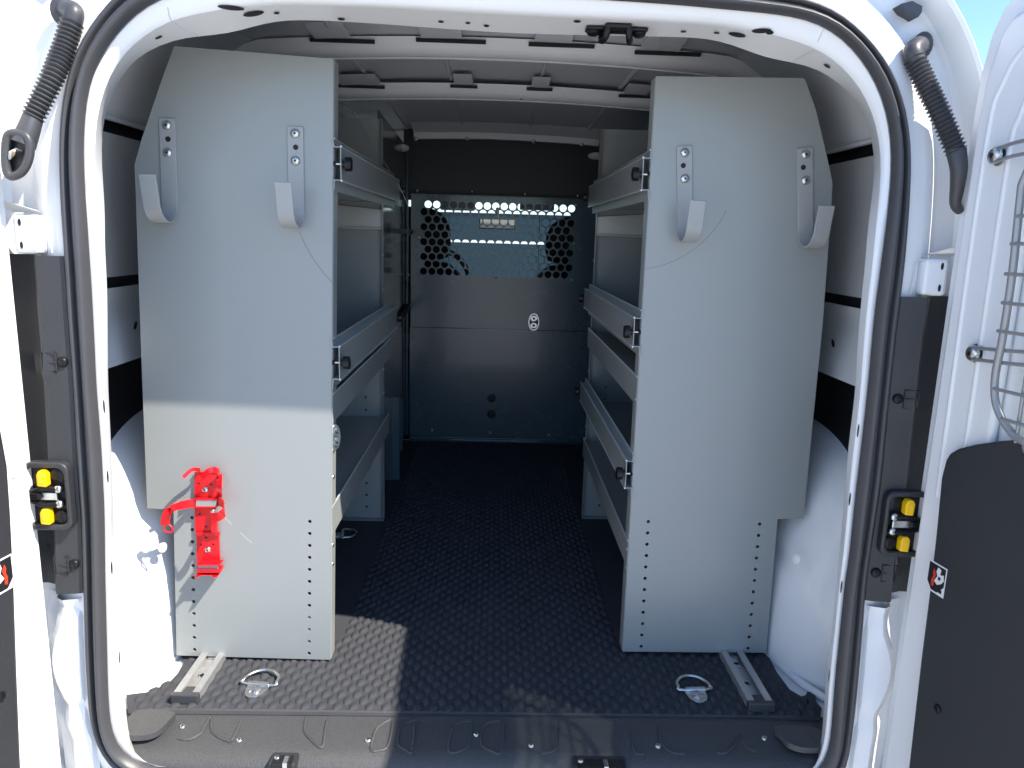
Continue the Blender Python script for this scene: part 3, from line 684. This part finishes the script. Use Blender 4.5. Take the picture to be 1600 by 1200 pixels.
def ring(x, y, rot, sc, label, m1):
    e = empty('tie_down_ring', (x, y, .006), label, 'tie-down', 'tie-down rings on the load floor')
    Z = .0068
    def T(a, b, z): return Vector((x + sc * (a * math.cos(rot) - b * math.sin(rot)), y + sc * (a * math.sin(rot) + b * math.cos(rot)), Z + z))
    pl = [(.022 * math.cos(R(180 + 180 * i / 14)), .010 + .036 * math.sin(R(180 + 180 * i / 14))) for i in range(15)] + [(.020, .016), (-.020, .016)]
    o = plate('anchor_plate', pl, [], lambda a, b, q: T(a, b, q * 1), .003, m1, e); bevel(o, .001)
    disc('anchor_bolt', T(.0, -.004, .003), (0, 0, 1), .011 * sc, m1, e, h=.002, dome=.003)
    disc('bolt_socket', T(.0, -.004, .0072), (0, 0, 1), .004 * sc, M['black'], e, h=.0005, n=6)
    tube('anchor_barrel', [T(-.021, .014, .005), T(.021, .014, .005)], .0055 * sc, m1, e)
    rp = [T(-.030, .014, .005), T(-.0335, .022, .008), T(-.031, .038, .007), T(-.019, .052, .008), T(0, .058, .0085), T(.019, .052, .008), T(.031, .038, .007), T(.0335, .022, .008), T(.030, .014, .005)]
    tube('ring', spline(rp, 5, True), .0034 * sc, M['zinc'], e, closed=True)
p = at(400, 1080, 'z', .006); ring(p.x, p.y, R(-6), .96, 'bright sunlit tie-down ring beside the left floor rail', M['zinc'])
p = at(1089, 1088, 'z', .006); ring(p.x, p.y, R(4), .93, 'shaded tie-down ring beside the right floor rail', M['zinc'])
p = at(528, 838, 'z', .006); ring(p.x, p.y, R(-80), .9, 'small far tie-down ring beside the foot of the left shelving', M['zinc'])

# ================================================================== shelving units
def unit(s, px_out, Yr, Yf, xi, levels, cols, hooks, arcs, label):
    side = 'left' if s < 0 else 'right'
    e = empty('shelving_unit', (xi + s * .16, (Yr + Yf) / 2, 0), label, 'shelving', 'grey steel shelving units')
    outl = [at(u, v, 'y', Yr) for u, v in px_out]; outl = [(p.x, p.z) for p in outl]
    holes = []
    for (u0, v0), (u1, v1), n in cols:
        for i in range(n):
            p = at(u0 + (u1 - u0) * i / (n - 1), v0 + (v1 - v0) * i / (n - 1), 'y', Yr); holes.append(list(reversed(circ(p.x, p.z, .0036, 10))))
    pm = scratched('end_panel_paint', M['panel'], arcs)
    plate('end_panel', outl, holes, lambda a, b, q: Vector((a, Yr + q, b)), .002, pm, e, 'large flat grey steel end panel facing the door')
    # folded edge on the aisle side
    zt = max(z for x, z in outl); zb = min(z for x, z in outl)
    xt = outl[1][0] if s < 0 else outl[0][0]; xb = [p for p in outl if abs(p[1] - zb) < .04]
    xbi = max(p[0] for p in xb) if s < 0 else min(p[0] for p in xb)
    xtz = outl[1][1] if s < 0 else outl[0][1]
    N_ = 24; rings = []
    for i in range(N_ + 1):
        t = i / N_; x = xbi + (xt - xbi) * t; z = zb + .002 + (xtz - zb - .004) * t
        rings.append([Vector((x - s * .0003, Yr + .0004, z)), Vector((x - s * .0016, Yr + .0022, z)), Vector((x - s * .0016, Yr + .034, z)), Vector((x + s * .0005, Yr + .034, z)), Vector((x + s * .0005, Yr + .0025, z))])
    loft('edge_flange', rings, M['panel'], e, True, 30, None, True)
    xe = lambda z: xbi + (xt - xbi) * (z - zb) / (xtz - zb)
    for z in (.62, .575, .45, .395, .255, .215) if s < 0 else (.555, .44, .24, .20): disc('rivet', (xe(z) - s * .0016, Yr + .010, z), (-s, -.2, 0), .0045, M['zinc'], e, h=.001, dome=.0015)
    # far end panel
    fo = [(xi, .0), (xi + s * .30, 0), (xi + s * .30, .32), (xi + s * .34, .32), (xi + s * .34, .97), (xi + s * .25, 1.17), (xi, 1.17)]
    if s < 0: fo.reverse()
    fh = [list(reversed(circ(xi + s * .055, .04 + .038 * i, .0036, 8))) for i in range(11)]
    fp = plate('end_panel', fo, fh, lambda a, b, q: Vector((a, Yf + q, b)), .002, M['panel'], e, 'far grey steel end panel with punched holes')
    box('edge_flange', (min(xi, xi + s * .0015), Yf - .022, .002), (max(xi, xi + s * .0015), Yf - .0005, 1.168), M['panel'], e)
    box('foot_flange', (min(xi, xi + s * .28), Yf - .028, .004), (max(xi, xi + s * .28), Yf - .0006, .0065), M['panel'], e)
    for z in (.26, .30, .40, .47, .60, .70, .80, .955): disc('rivet', (xi - s * .0002, Yf - .012, z), (-s, 0, 0), .0055, M['zinc'], e, h=.001, dome=.002)
    disc('rivet', (xi + s * .05, Yf - .0004, .165), (0, -1, 0), .009, M['zinc'], e, h=.001, dome=.003)
    # galvanised gusset at the head of the upper opening
    zg = .945
    gq = [(xi + s * .002, zg - .070 + .002), (xi + s * .20, zg - .070), (xi + s * .20, zg - .004), (xi + s * .002, zg - .020)]
    if s > 0: gq = [(a, b) for a, b in gq]
    go = plate('gusset', gq if s > 0 else list(reversed(gq)), [], lambda a, b, q: Vector((a, Yf - .006 - q, b)), .002, M['galv'], e, 'galvanised gusset under the top shelf')
    tube('gusset_lip', [(xi + s * .003, Yf - .012, zg - .071), (xi + s * .20, Yf - .012, zg - .072)], .0035, M['galv'], go, n=8)
    # trays and hat channels
    y0, y1 = Yr + .0032, Yf - .0032
    for lv in levels:
        kind, za, zb_ = lv
        xz = xe((za + zb_) / 2)
        if kind == 'channel':
            h = .0135; t = .0016
            pf = [(0, za), (h, za), (h, zb_), (0, zb_), (-.001, zb_ - .018), (-.0026, zb_ - .018), (-.0016, zb_ - t - .001), (0, zb_ + t), (h - t, zb_ + t), (h - t, za - t), (0, za - t), (-.002, za + .016), (-.0036, za + .016), (-.0018, za)]
            pf = [(0, za + .014), (t, za), (h, za), (h, zb_), (t, zb_), (0, zb_ - .018), (-t, zb_ - .018), (-t * .2, zb_ + t), (h - t, zb_ + t), (h - t, za - t), (-t * .2, za - t), (-t, za + .014)]
            ch = loft('shelf_channel', [[Vector((xz - s * a - s * .002, y, b)) for a, b in pf] for y in (Yr - .004, Yf + .01)], M['panel'], e, True, 30, None, True)
            tr = box('shelf_tray', (min(xz + s * .003, xz + s * .31), y0, zb_ - .004), (max(xz + s * .003, xz + s * .31), y1, zb_ - .002), M['panel'], e)
            box('tray_back', (min(xz + s * .308, xz + s * .3095), y0 + .001, zb_ - .0015), (max(xz + s * .308, xz + s * .3095), y1 - .001, zb_ + .05), M['panel'], tr)
            for zz_ in (za, zb_): tube('edge_highlight', [(xz - s * .0152, Yr - .003, zz_), (xz - s * .0152, Yf + .009, zz_)], .0018, M['galv'], ch, n=6)  # pale tubes stand in for the highlights along the channel edges
            tube('edge_highlight', [(xz - s * .002, Yr + .002, za + .014), (xz - s * .002, Yf, za + .014)], .0016, M['galv'], ch, n=6)
            zm = (za + zb_) / 2
            for yk in (Yr + .004, Yf + .006):
                kx = xz - s * .0165
                kb = tube('knob', [(kx, yk, zm), (kx - s * .004, yk, zm), (kx - s * .005, yk, zm), (kx - s * .014, yk, zm), (kx - s * .016, yk, zm), (kx - s * .0165, yk, zm)], 0, M['knob'], e, n=16, radii=[.006, .006, .0125, .0125, .0115, .009])
                tube('knob_thread', [(kx + s * .016, yk, zm), (kx, yk, zm)], .0022, M['zinc'], kb, n=8)
                disc('thread_nut', (xz - s * .001, yk, zm), (-s, 0, 0), .005, M['knob'], kb, h=.004, n=6)
        else:
            pf = [(0, za), (.0018, za), (.0018, zb_), (-.012, zb_), (-.012, zb_ + .0016), (.0004, zb_ + .0016)]
            lip = loft('shelf_lip', [[Vector((xz - s * a, y, b)) for a, b in pf] for y in (Yr + .0045, Yf - .0045)], M['panel'], e, True, 30, None, True)
            tube('lip_edge', [(xz - s * .001, Yr + .006, za), (xz - s * .001, Yf - .006, za)], .0022, M['galv'], lip, n=8)
            tr = box('shelf_tray', (min(xz + s * .003, xz + s * .30), y0, za - .012), (max(xz + s * .003, xz + s * .30), y1, za - .010), M['panel'], e)
            box('tray_back', (min(xz + s * .298, xz + s * .2995), y0 + .001, za - .0095), (max(xz + s * .298, xz + s * .2995), y1 - .001, za + .05), M['panel'], tr)
    # J hooks
    for u, vt, vb, vtip, uu in hooks:
        pt = at(u, vt, 'y', Yr); pb = at(uu, vb, 'y', Yr - .034); pb.x = at(uu, vb - 20, 'y', Yr).x; zt_, zl = pt.z, pb.z; rr = .037
        ztip = at(uu, vtip, 'y', Yr - .068).z; x0 = pt.x; x1 = pb.x
        P = []
        zc = zl + rr
        for i in range(10): P.append((x0 + (x1 - x0) * i / 10, Yr - .002, zt_ + (zc - zt_) * i / 10))
        for i in range(15):
            a = math.pi * i / 14; P.append((x1, Yr - .002 - rr + rr * math.cos(a), zc - rr * math.sin(a)))
        for i in range(1, 5): P.append((x1, Yr - .002 - 2 * rr - .002 * i, zc + (ztip - zc) * i / 4))
        hk = ribbon('ladder_hook', P, (1, 0, 0), .0285, .0035, M['hook'], e, 'grey steel J-shaped hook'); bevel(hk, .0009, 2, 30)
        L = zt_ - zc
        for f in (.012, .058): screw((x0 + (x1 - x0) * (f / L) * .9, Yr - .004, zt_ - f), (0, -1, 0), .0082, hk)
        disc('hook_hole', (x0, Yr - .0039, zt_ - .035), (0, -1, 0), .0048, M['black'], hk, h=.0004)
    return e, xe
dk = (.12, .125, .13); lt = (.75, .75, .73)
def arc3(a, b, c, wd, col, k):
    """circle through three panel points (pixels)"""
    (ax, az), (bx, bz), (cx, cz) = a, b, c
    dd = 2 * (ax * (bz - cz) + bx * (cz - az) + cx * (az - bz))
    ux = ((ax * ax + az * az) * (bz - cz) + (bx * bx + bz * bz) * (cz - az) + (cx * cx + cz * cz) * (az - bz)) / dd
    uz = ((ax * ax + az * az) * (cx - bx) + (bx * bx + bz * bz) * (ax - cx) + (cx * cx + cz * cz) * (bx - ax)) / dd
    r = math.hypot(ax - ux, az - uz); an = sorted(math.atan2(z - uz, x - ux) for x, z in (a, b, c))
    return (ux, uz, r, an[0], an[2], wd, col, k)
q = lambda u, v, Y: (lambda p: (p.x, p.z))(at(u, v, 'y', Y))
arcsL = [arc3(q(468, 362, .272), q(485, 397, .272), q(519, 441, .272), .0007, dk, .8), arc3(q(351, 808, .272), q(372, 829, .272), q(394, 848.5, .272), .0005, lt, .6)]
arcsR = [arc3(q(1135, 329, .312), q(1090, 385, .312), q(1008, 420, .312), .0006, dk, .7)]
uL, xeL = unit(-1, [(272, 72), (521, 92), (516, 1031), (276, 1024), (271, 797), (230, 794), (224, 640), (221, 562), (212, 300), (210, 258), (222, 215), (255, 118)], .272, 1.06, -.292,
     [('channel', 1.008, .950), ('channel', .652, .590), ('lip', .560, .505), ('lip', .335, .278)],
     [((300, 809), (304, 1015), 12), ((484, 815), (483, 1021), 12)],
     [(262, 185, 347, 274, 267), (462, 198, 355, 286, 464)], arcsL, 'left grey steel shelving unit carrying the red bracket on its end panel')
uR, xeR = unit(1, [(1025, 119), (1256, 122), (1259, 127), (1275, 172), (1296, 262), (1301, 287), (1297, 350), (1285, 512), (1276, 600), (1260, 762), (1255, 810), (1215, 811), (1197, 1020), (973, 1018)], .312, 1.112, .318,
     [('channel', 1.010, .952), ('channel', .716, .660), ('lip', .600, .545), ('channel', .432, .375), ('lip', .260, .205)],
     [((1013, 815), (1002, 1010), 12), ((1187, 819), (1169, 1013), 12)],
     [(1069, 228, 377, 313, 1069), (1257, 231, 386, 321, 1257)], arcsR, 'right grey steel shelving unit with bare end panel and two hooks')

# oval white tag on the aisle edge of the left unit
def oval(par, p, nrm, r, ry, name, label):
    o = disc(name, p, nrm, r, M['zinc'], par, h=.003, n=24, ry=ry, label=label)
    nv = Vector(nrm).normalized(); q_ = Vector(p) + nv * .003
    a = disc('tag_recess', q_, nrm, r * .78, M['part'], o, h=.0006, n=24, ry=ry * .82)
    upv = Vector((0, 0, 1))
    for k in (-1, 1):
        b = disc('tag_half', q_ + upv * (k * ry * .38) + nv * .0006, nrm, r * .62, M['zinc'], o, h=.002, n=18, ry=ry * .30)
        disc('tag_eye', q_ + upv * (k * ry * .38) + nv * .0027, nrm, r * .22, M['black'], o, h=.0006, n=12)
p = at(521, 684, 'y', .277)
oval(uL, (p.x + .002, .283, p.z), (.75, -.66, 0), .011, .026, 'maker_tag', 'oval metal tag clipped to the panel edge')

# ================================================================== red extinguisher bracket
Yp = .272
def B(u, v, d=0): return at(u, v, 'y', Yp - d)
bk = empty('extinguisher_bracket', B(323, 895), 'empty red strap bracket for a fire extinguisher on the left end panel', 'bracket')
def rp(name, pts, d0, th, holes=(), par=None, m='red'):
    P = [B(u, v, d0 + th) for u, v in pts]; P = [(a.x, a.z) for a in P]
    hs = [list(reversed(circ(B(u, v).x, B(u, v).z, .0028, 8))) for u, v in holes]
    o = plate(name, P, hs, lambda a, b, q: Vector((a, Yp - d0 - q, b)), th, M[m], par or bk); return o
rp('back_plate', [(304, 738), (342, 738), (342, 778), (337, 782), (337, 832), (342, 838), (344, 894), (308, 894), (307, 836), (305, 830), (304, 780)], .003, .003, [(313, 754), (332, 755), (314, 801), (324, 821), (324, 838), (316, 849), (335, 849)])
tl = rp('top_tab', [(304, 738), (342, 738), (342, 735), (338, 733), (326, 733), (318, 738)], .0065, .002)
# curved top wings standing off the plate
for pts, wd in (([(342, 752, .005), (342, 740, .018), (336, 734, .030), (326, 736, .036), (315, 746, .034)], .010), ([(306, 742, .006), (312, 735, .018), (300, 734, .030), (286, 746, .040)], .007)):
    ribbon('wing', spline([B(u, v, d_) for u, v, d_ in pts], 6), (0, .3, 1), wd, .002, M['red'], bk)
wing = ribbon('side_wing', spline([B(343, y_, .006 + .018 * math.sin(math.pi * t)) for t, y_ in ((0, 742), (.3, 752), (.6, 764), (1, 776))], 5), (1, -.4, 0), .010, .002, M['red'], bk)
rp('saddle', [(306, 781), (338, 781), (338, 792), (306, 792)], .012, .002, m='panel')
for v0, v1 in ((779, 781.5), (791.5, 793)): rp('saddle_edge', [(305, v0), (339, v0), (339, v1), (305, v1)], .006, .009)
rp('saddle', [(309, 884), (341, 884), (341, 891), (309, 891)], .020, .002, m='panel')
for v0, v1 in ((882, 884), (891, 895)): rp('foot_edge', [(308, v0), (343, v0), (343, v1), (308, v1)], .006, .022)
ft = [(B(343, 895, .02).x, .0), (B(308, 895, .02).x, .0)]
zf = B(320, 896, .02).z
mk('foot', [(ft[1][0], Yp - .003, zf), (ft[0][0], Yp - .003, zf), (ft[0][0], Yp - .034, zf), (ft[0][0] - .006, Yp - .038, zf), (ft[0][0] - .012, Yp - .028, zf), (ft[1][0] + .012, Yp - .028, zf), (ft[1][0] + .006, Yp - .038, zf), (ft[1][0], Yp - .034, zf)] , [(0, 1, 2, 3, 4, 5, 6, 7)], M['red'], bk)
sol = bk.children[-1].modifiers.new('solid', 'SOLIDIFY'); sol.thickness = .0022
rp('lower_lip', [(306, 832), (342, 832), (343, 837), (307, 837)], .006, .005)
rp('lower_cheek', [(330, 818), (338, 818), (338, 832), (330, 832)], .006, .010)
# straps
ribbon('strap', spline([B(306, 786, .008), B(296, 787, .030), B(281, 790, .050), B(268, 795, .060), B(261, 803, .062), B(258, 815, .058), B(259, 820, .056)], 8), [(0, .2 * 0, 1)] * 17 + [(0.4, .0, 1)] * 8 + [(1, 0, .5)] * 24, .0155, .0018, M['redin'], bk)
bu = spline([B(u, v, .056) for u, v in ((260, 818), (269, 824), (268, 832), (257, 829), (257, 823))], 4, True)
tube('buckle', bu, .0016, M['redin'], bk, n=8, closed=True)
ribbon('strap', spline([B(337, 783, .006), B(345, 785, .020), B(350, 790, .040), B(349, 800, .056), B(342, 807, .060), B(330, 808, .054)], 8), (0, 0, 1), .0165, .0018, M['redin'], bk)
for u, v in ((321, 765), (325, 859)): screw(B(u, v, .006), (0, -1, 0), .0062, bk)
disc('strap_stud', B(334, 798, .010), (0, -1, 0), .0048, M['zinc'], bk, h=.004, dome=.003)

# ================================================================== partition behind the seats
PY = 1.95
pt_ = empty('partition', (VC + .03, PY, 0), 'dark grey steel partition with perforated window behind the seats', 'partition')
px0, px1 = -.318, .72
pz = lambda v, u=780: at(u, v, 'y', PY).z
zl, zm, zt = .485, .485, pz(308)
lp = box('lower_panel', (px0, PY, .010), (px1, PY + .003, zl), M['part'], pt_)
box('bottom_flange', (px0, PY - .020, .0065), (px1, PY - .0008, .0095), M['part'], pt_)
tube('bottom_bead', [(px0, PY - .003, .020), (px1, PY - .003, .020)], .005, M['part'], lp, n=8)
for u, v in ((768, 622), (768, 647)):
    p = at(u, v, 'y', PY); gd = disc('grommet', (p.x, PY - .0002, p.z), (0, -1, 0), .018, M['black'], pt_, h=.004, n=20, dome=.002)
# perforated window plate
x0, x1 = px0 + .004, px1; PYm = PY - .006
a = at(669, 318, 'y', PYm); b = at(893, 327, 'y', PYm)
pit = (b.x - a.x) / 17.0; rr = pit * .43; ztop = at(781, 322.5, 'y', PYm).z; rowh = (ztop - at(781, 427, 'y', PYm).z) / 9; HO = []
for j in range(10):
    for i in range(18):
        HO.append(list(reversed(circ(a.x + pit * (i - (.5 if j % 2 else 0)), ztop - j * rowh, rr, 14))))
plate('perforated_plate', [(x0, zm + .003), (x1, zm + .003), (x1, zt), (x0, zt)], HO, lambda p_, q_, d_: Vector((p_, PYm + d_, q_)), .0025, M['part'], pt_, 'upper steel plate punched with rows of round holes')
box('plate_fold', (x0, PYm - .012, zt + .0005), (x1, PYm + .002, zt + .003), M['part'], pt_)
up_ = box('upper_panel', (px0 - .03, PY + .040, zt - .02), (px1 + .05, PY + .043, 1.30), M['darkpart'], pt_)
for u, v in ((655, 310), (778, 315), (900, 320), (775, 434), (893, 437), (655, 371), (655, 430), (897, 380), (737, 299), (820, 303), (652, 298), (903, 306)):
    p = at(u, v, 'y', PYm); screw((p.x, PYm - .0003, p.z), (0, -1, 0), .0052, pt_)
for u, v in ((675, 672), (766, 676), (858, 680)): p = at(u, v, 'y', PY); screw((p.x, PY - .0003, p.z), (0, -1, 0), .006, pt_)
for u, v in ((665, 651), (675, 630), (695, 652), (661, 652), (862, 636), (872, 658), (860, 575), (665, 566), (690, 585)): p = at(u, v, 'y', PY); disc('punched_hole', (p.x, PY - .0002, p.z), (0, -1, 0), .004, M['black'], lp, h=.0004)
p = at(834, 503, 'y', PYm); oval(pt_, (p.x, PYm - .0003, p.z), (0, -1, 0), .0235, .038, 'maker_tag', 'oval metal tag on the partition')
# side wing from the partition back to the left shelving
wx = -.335
wg = plate('side_wing', [(1.10, .03), (1.952, .03), (1.952, 1.2), (1.10, 1.2)], [], lambda a_, b_, d_: Vector((wx + (a_ - 1.95) * -.03 - d_, a_, b_)), .003, M['wing'], pt_, 'glossy grey side wing of the partition')
tube('wing_edge', [(wx + .006, 1.945, .03), (wx + .006, 1.945, 1.2)], .006, M['part'], wg, n=8)
for z in (.56, .70, .86): disc('rivet', (wx + .0145, 1.93, z), (1, -.5, 0), .005, M['zinc'], wg, h=.001, dome=.002)
tube('edge_trim', spline([at(612, 503, 'x', wx + .022), at(622, 497, 'x', wx + .016), at(632, 487, 'x', wx + .012), at(640, 474, 'x', wx + .006)], 6), .012, M['black'], wg, n=8)
box('top_strip', (wx + .004, 1.30, .862), (wx + .030, 1.93, .878), M['black'], wg)
box('kick_post', (wx + .006, 1.42, .004), (wx + .042, 1.445, .305), M['part'], pt_, .002)
box('kick_post', (wx + .003, 1.60, .06), (wx + .030, 1.63, .26), M['part'], pt_, .002)
for u, v, r_ in ((625, 230, .034), (931, 243, .030)):
    p = at(u, v, 'y', 1.80); lo = disc('cab_lamp', p, (0, -.6, -.8), r_, M['lamp'], van, h=.006, n=20, ry=r_ * .55, dome=.006)

# ================================================================== cab ahead of the partition
def seat(xc, label, ztop, w_):
    rings = []
    for z, hw, y, dp in ((-.05, .24, 2.25, .10), (.2, .25, 2.27, .12), (.5, .25, 2.33, .12), (.68, .22, 2.38, .10), (.735, .16, 2.39, .07), (.745, .08, 2.39, .04)):
        rings.append([Vector((xc + hw * math.copysign(abs(math.cos(t)) ** .5, math.cos(t)), y + dp * math.copysign(abs(math.sin(t)) ** .6, math.sin(t)), z)) for t in [2 * math.pi * i / 24 for i in range(24)]])
    o = loft('seat_back', rings, M['seat'], van, True, 50, label, True)
    rings = []; zb = .74; H_ = ztop - zb
    for f, hw, dp in ((0, .55, .6), (.08, .92, .9), (.3, 1, 1), (.6, .98, 1), (.8, .86, .95), (.92, .66, .8), (.98, .45, .6), (1, .2, .3)):
        rings.append([Vector((xc + w_ * hw * math.copysign(abs(math.cos(t)) ** .6, math.cos(t)), 2.40 + .055 * dp * math.copysign(abs(math.sin(t)) ** .7, math.sin(t)), zb + H_ * f)) for t in [2 * math.pi * i / 24 for i in range(24)]])
    loft('headrest', rings, M['seat'], o, True, 50, None, True)
    for k in (-1, 1): tube('headrest_post', [(xc + k * .06, 2.4, .70), (xc + k * .06, 2.4, .76)], .006, M['zinc'], o, n=8)
seat(-.345, 'black driver seat behind the perforated plate', .985, .165)
seat(.43, 'black passenger seat behind the perforated plate', .965, .175)
dash = []
for x in (-.72, -.5, -.2, 0, .3, .6, .76):
    hmp = .05 if -.55 < x < -.15 else 0
    dash.append([Vector((x, y, z + (hmp if 3.1 < y < 3.4 else 0))) for y, z in ((3.05, .05), (3.02, .40), (3.10, .47), (3.25, .51), (3.70, .50), (3.85, .47), (3.85, .05))])
dsh = loft('dashboard', dash, M['dash'], van, True, 50, None, True)
swc = Vector((-.30, 2.95, .62)); sn = Vector((0, -.9, .45)).normalized(); su = Vector((1, 0, 0)); sv = sn.cross(su)
sw = tube('steering_wheel', [swc + (su * math.cos(t) + sv * math.sin(t)) * .185 for t in [2 * math.pi * i / 36 for i in range(36)]], .016, M['dash'], van, n=10, closed=True)
for a_ in (0, 180, 270): tube('wheel_spoke', [swc, swc + (su * math.cos(R(a_)) + sv * math.sin(R(a_))) * .18], .018, M['dash'], sw, n=8)
disc('wheel_hub', swc - sn * .02, sn, .06, M['dash'], sw, h=.03, n=20, dome=.01)
mr_ = at(777, 350, 'y', 3.25)
mo = box('rear_view_mirror', (mr_.x - .105, 3.22, mr_.z - .03), (mr_.x + .105, 3.26, mr_.z + .03), M['dash'], van, .01)
box('mirror_face', (mr_.x - .097, 3.2165, mr_.z - .024), (mr_.x + .097, 3.2185, mr_.z + .024), M['galv'], mo)
tube('mirror_stem', [(mr_.x, 3.25, mr_.z + .025), (mr_.x, 3.28, mr_.z + .09)], .01, M['dash'], mo, n=8)
# windscreen, pillars, bonnet
A = Vector((-.62, 3.05, 1.27)); Bp = Vector((.66, 3.05, 1.27)); Cp = Vector((.74, 3.90, .50)); Dp = Vector((-.70, 3.90, .50))
nn_ = (Bp - A).cross(Dp - A).normalized() * .005
mk('windscreen', [A, Bp, Cp, Dp, A + nn_, Bp + nn_, Cp + nn_, Dp + nn_], [(0, 1, 2, 3), (4, 5, 6, 7), (0, 1, 5, 4), (1, 2, 6, 5), (2, 3, 7, 6), (3, 0, 4, 7)], M['clear'], van)
tube('windscreen_pillar', [A, Dp], .035, M['white'], van, n=10); tube('windscreen_pillar', [Bp, Cp], .035, M['white'], van, n=10)
cross_strip('cab_roof', [(1.99, .03), (3.07, .03), (3.07, .045), (1.99, .045)], -.66, .70, M['lining'], van)
bon = [[Vector((VC + k * (.78 - .08 * t), 3.80 + t * .75, z)) for k, z in ((-1, -.35), (-1, .33 - .12 * t * t), (-.8, .44 - .14 * t * t), (0, .47 - .14 * t * t), (.8, .44 - .14 * t * t), (1, .33 - .12 * t * t), (1, -.35))] for t in (0, .25, .5, .75, .92, 1)]
loft('bonnet', bon, M['white'], van, False, 40)
for s in (-1, 1):
    mk('cab_door', [(VC + s * .78, 3.0, -.3), (VC + s * .78, 3.84, -.3), (VC + s * .78, 3.84, .50), (VC + s * .66, 3.02, 1.26)], [(0, 1, 2, 3)], M['white'], van)
    wx_ = []
for s in (-1, 1):
    for yc in (.655, 3.55):
        wl_ = tube('wheel', [(VC + s * .60, yc, -.27), (VC + s * .62, yc, -.27), (VC + s * .78, yc, -.27), (VC + s * .80, yc, -.27)], 0, M['rubber'], van, n=36, radii=[.27, .30, .30, .27])
        disc('wheel_rim', (VC + s * .80, yc, -.27), (s, 0, 0), .20, M['wire'], wl_, h=.004, n=28, dome=.02)
for u0, u1 in ((688, 742), (812, 866)):
    a = at(u0, 328, 'y', 2.98); b = at(u1, 328, 'y', 2.98)
    box('sun_visor', (a.x, 2.97, a.z), (b.x, 2.99, 1.25), M['lining'], van, .006)

# thin loose wire under the roof at the left shelving
P = [at(516, 186, 'y', 1.03), at(543, 165, 'y', 1.02), at(580, 222, 'y', 1.02), at(610, 268, 'y', 1.03), at(628, 300, 'y', 1.04), at(638, 322, 'y', 1.05)]
o = tube('loose_wire', spline(P, 6), .0007, M['wire'], None, n=6); o['label'] = 'thin loose wire hanging above the top left shelf'; o['category'] = 'wire'
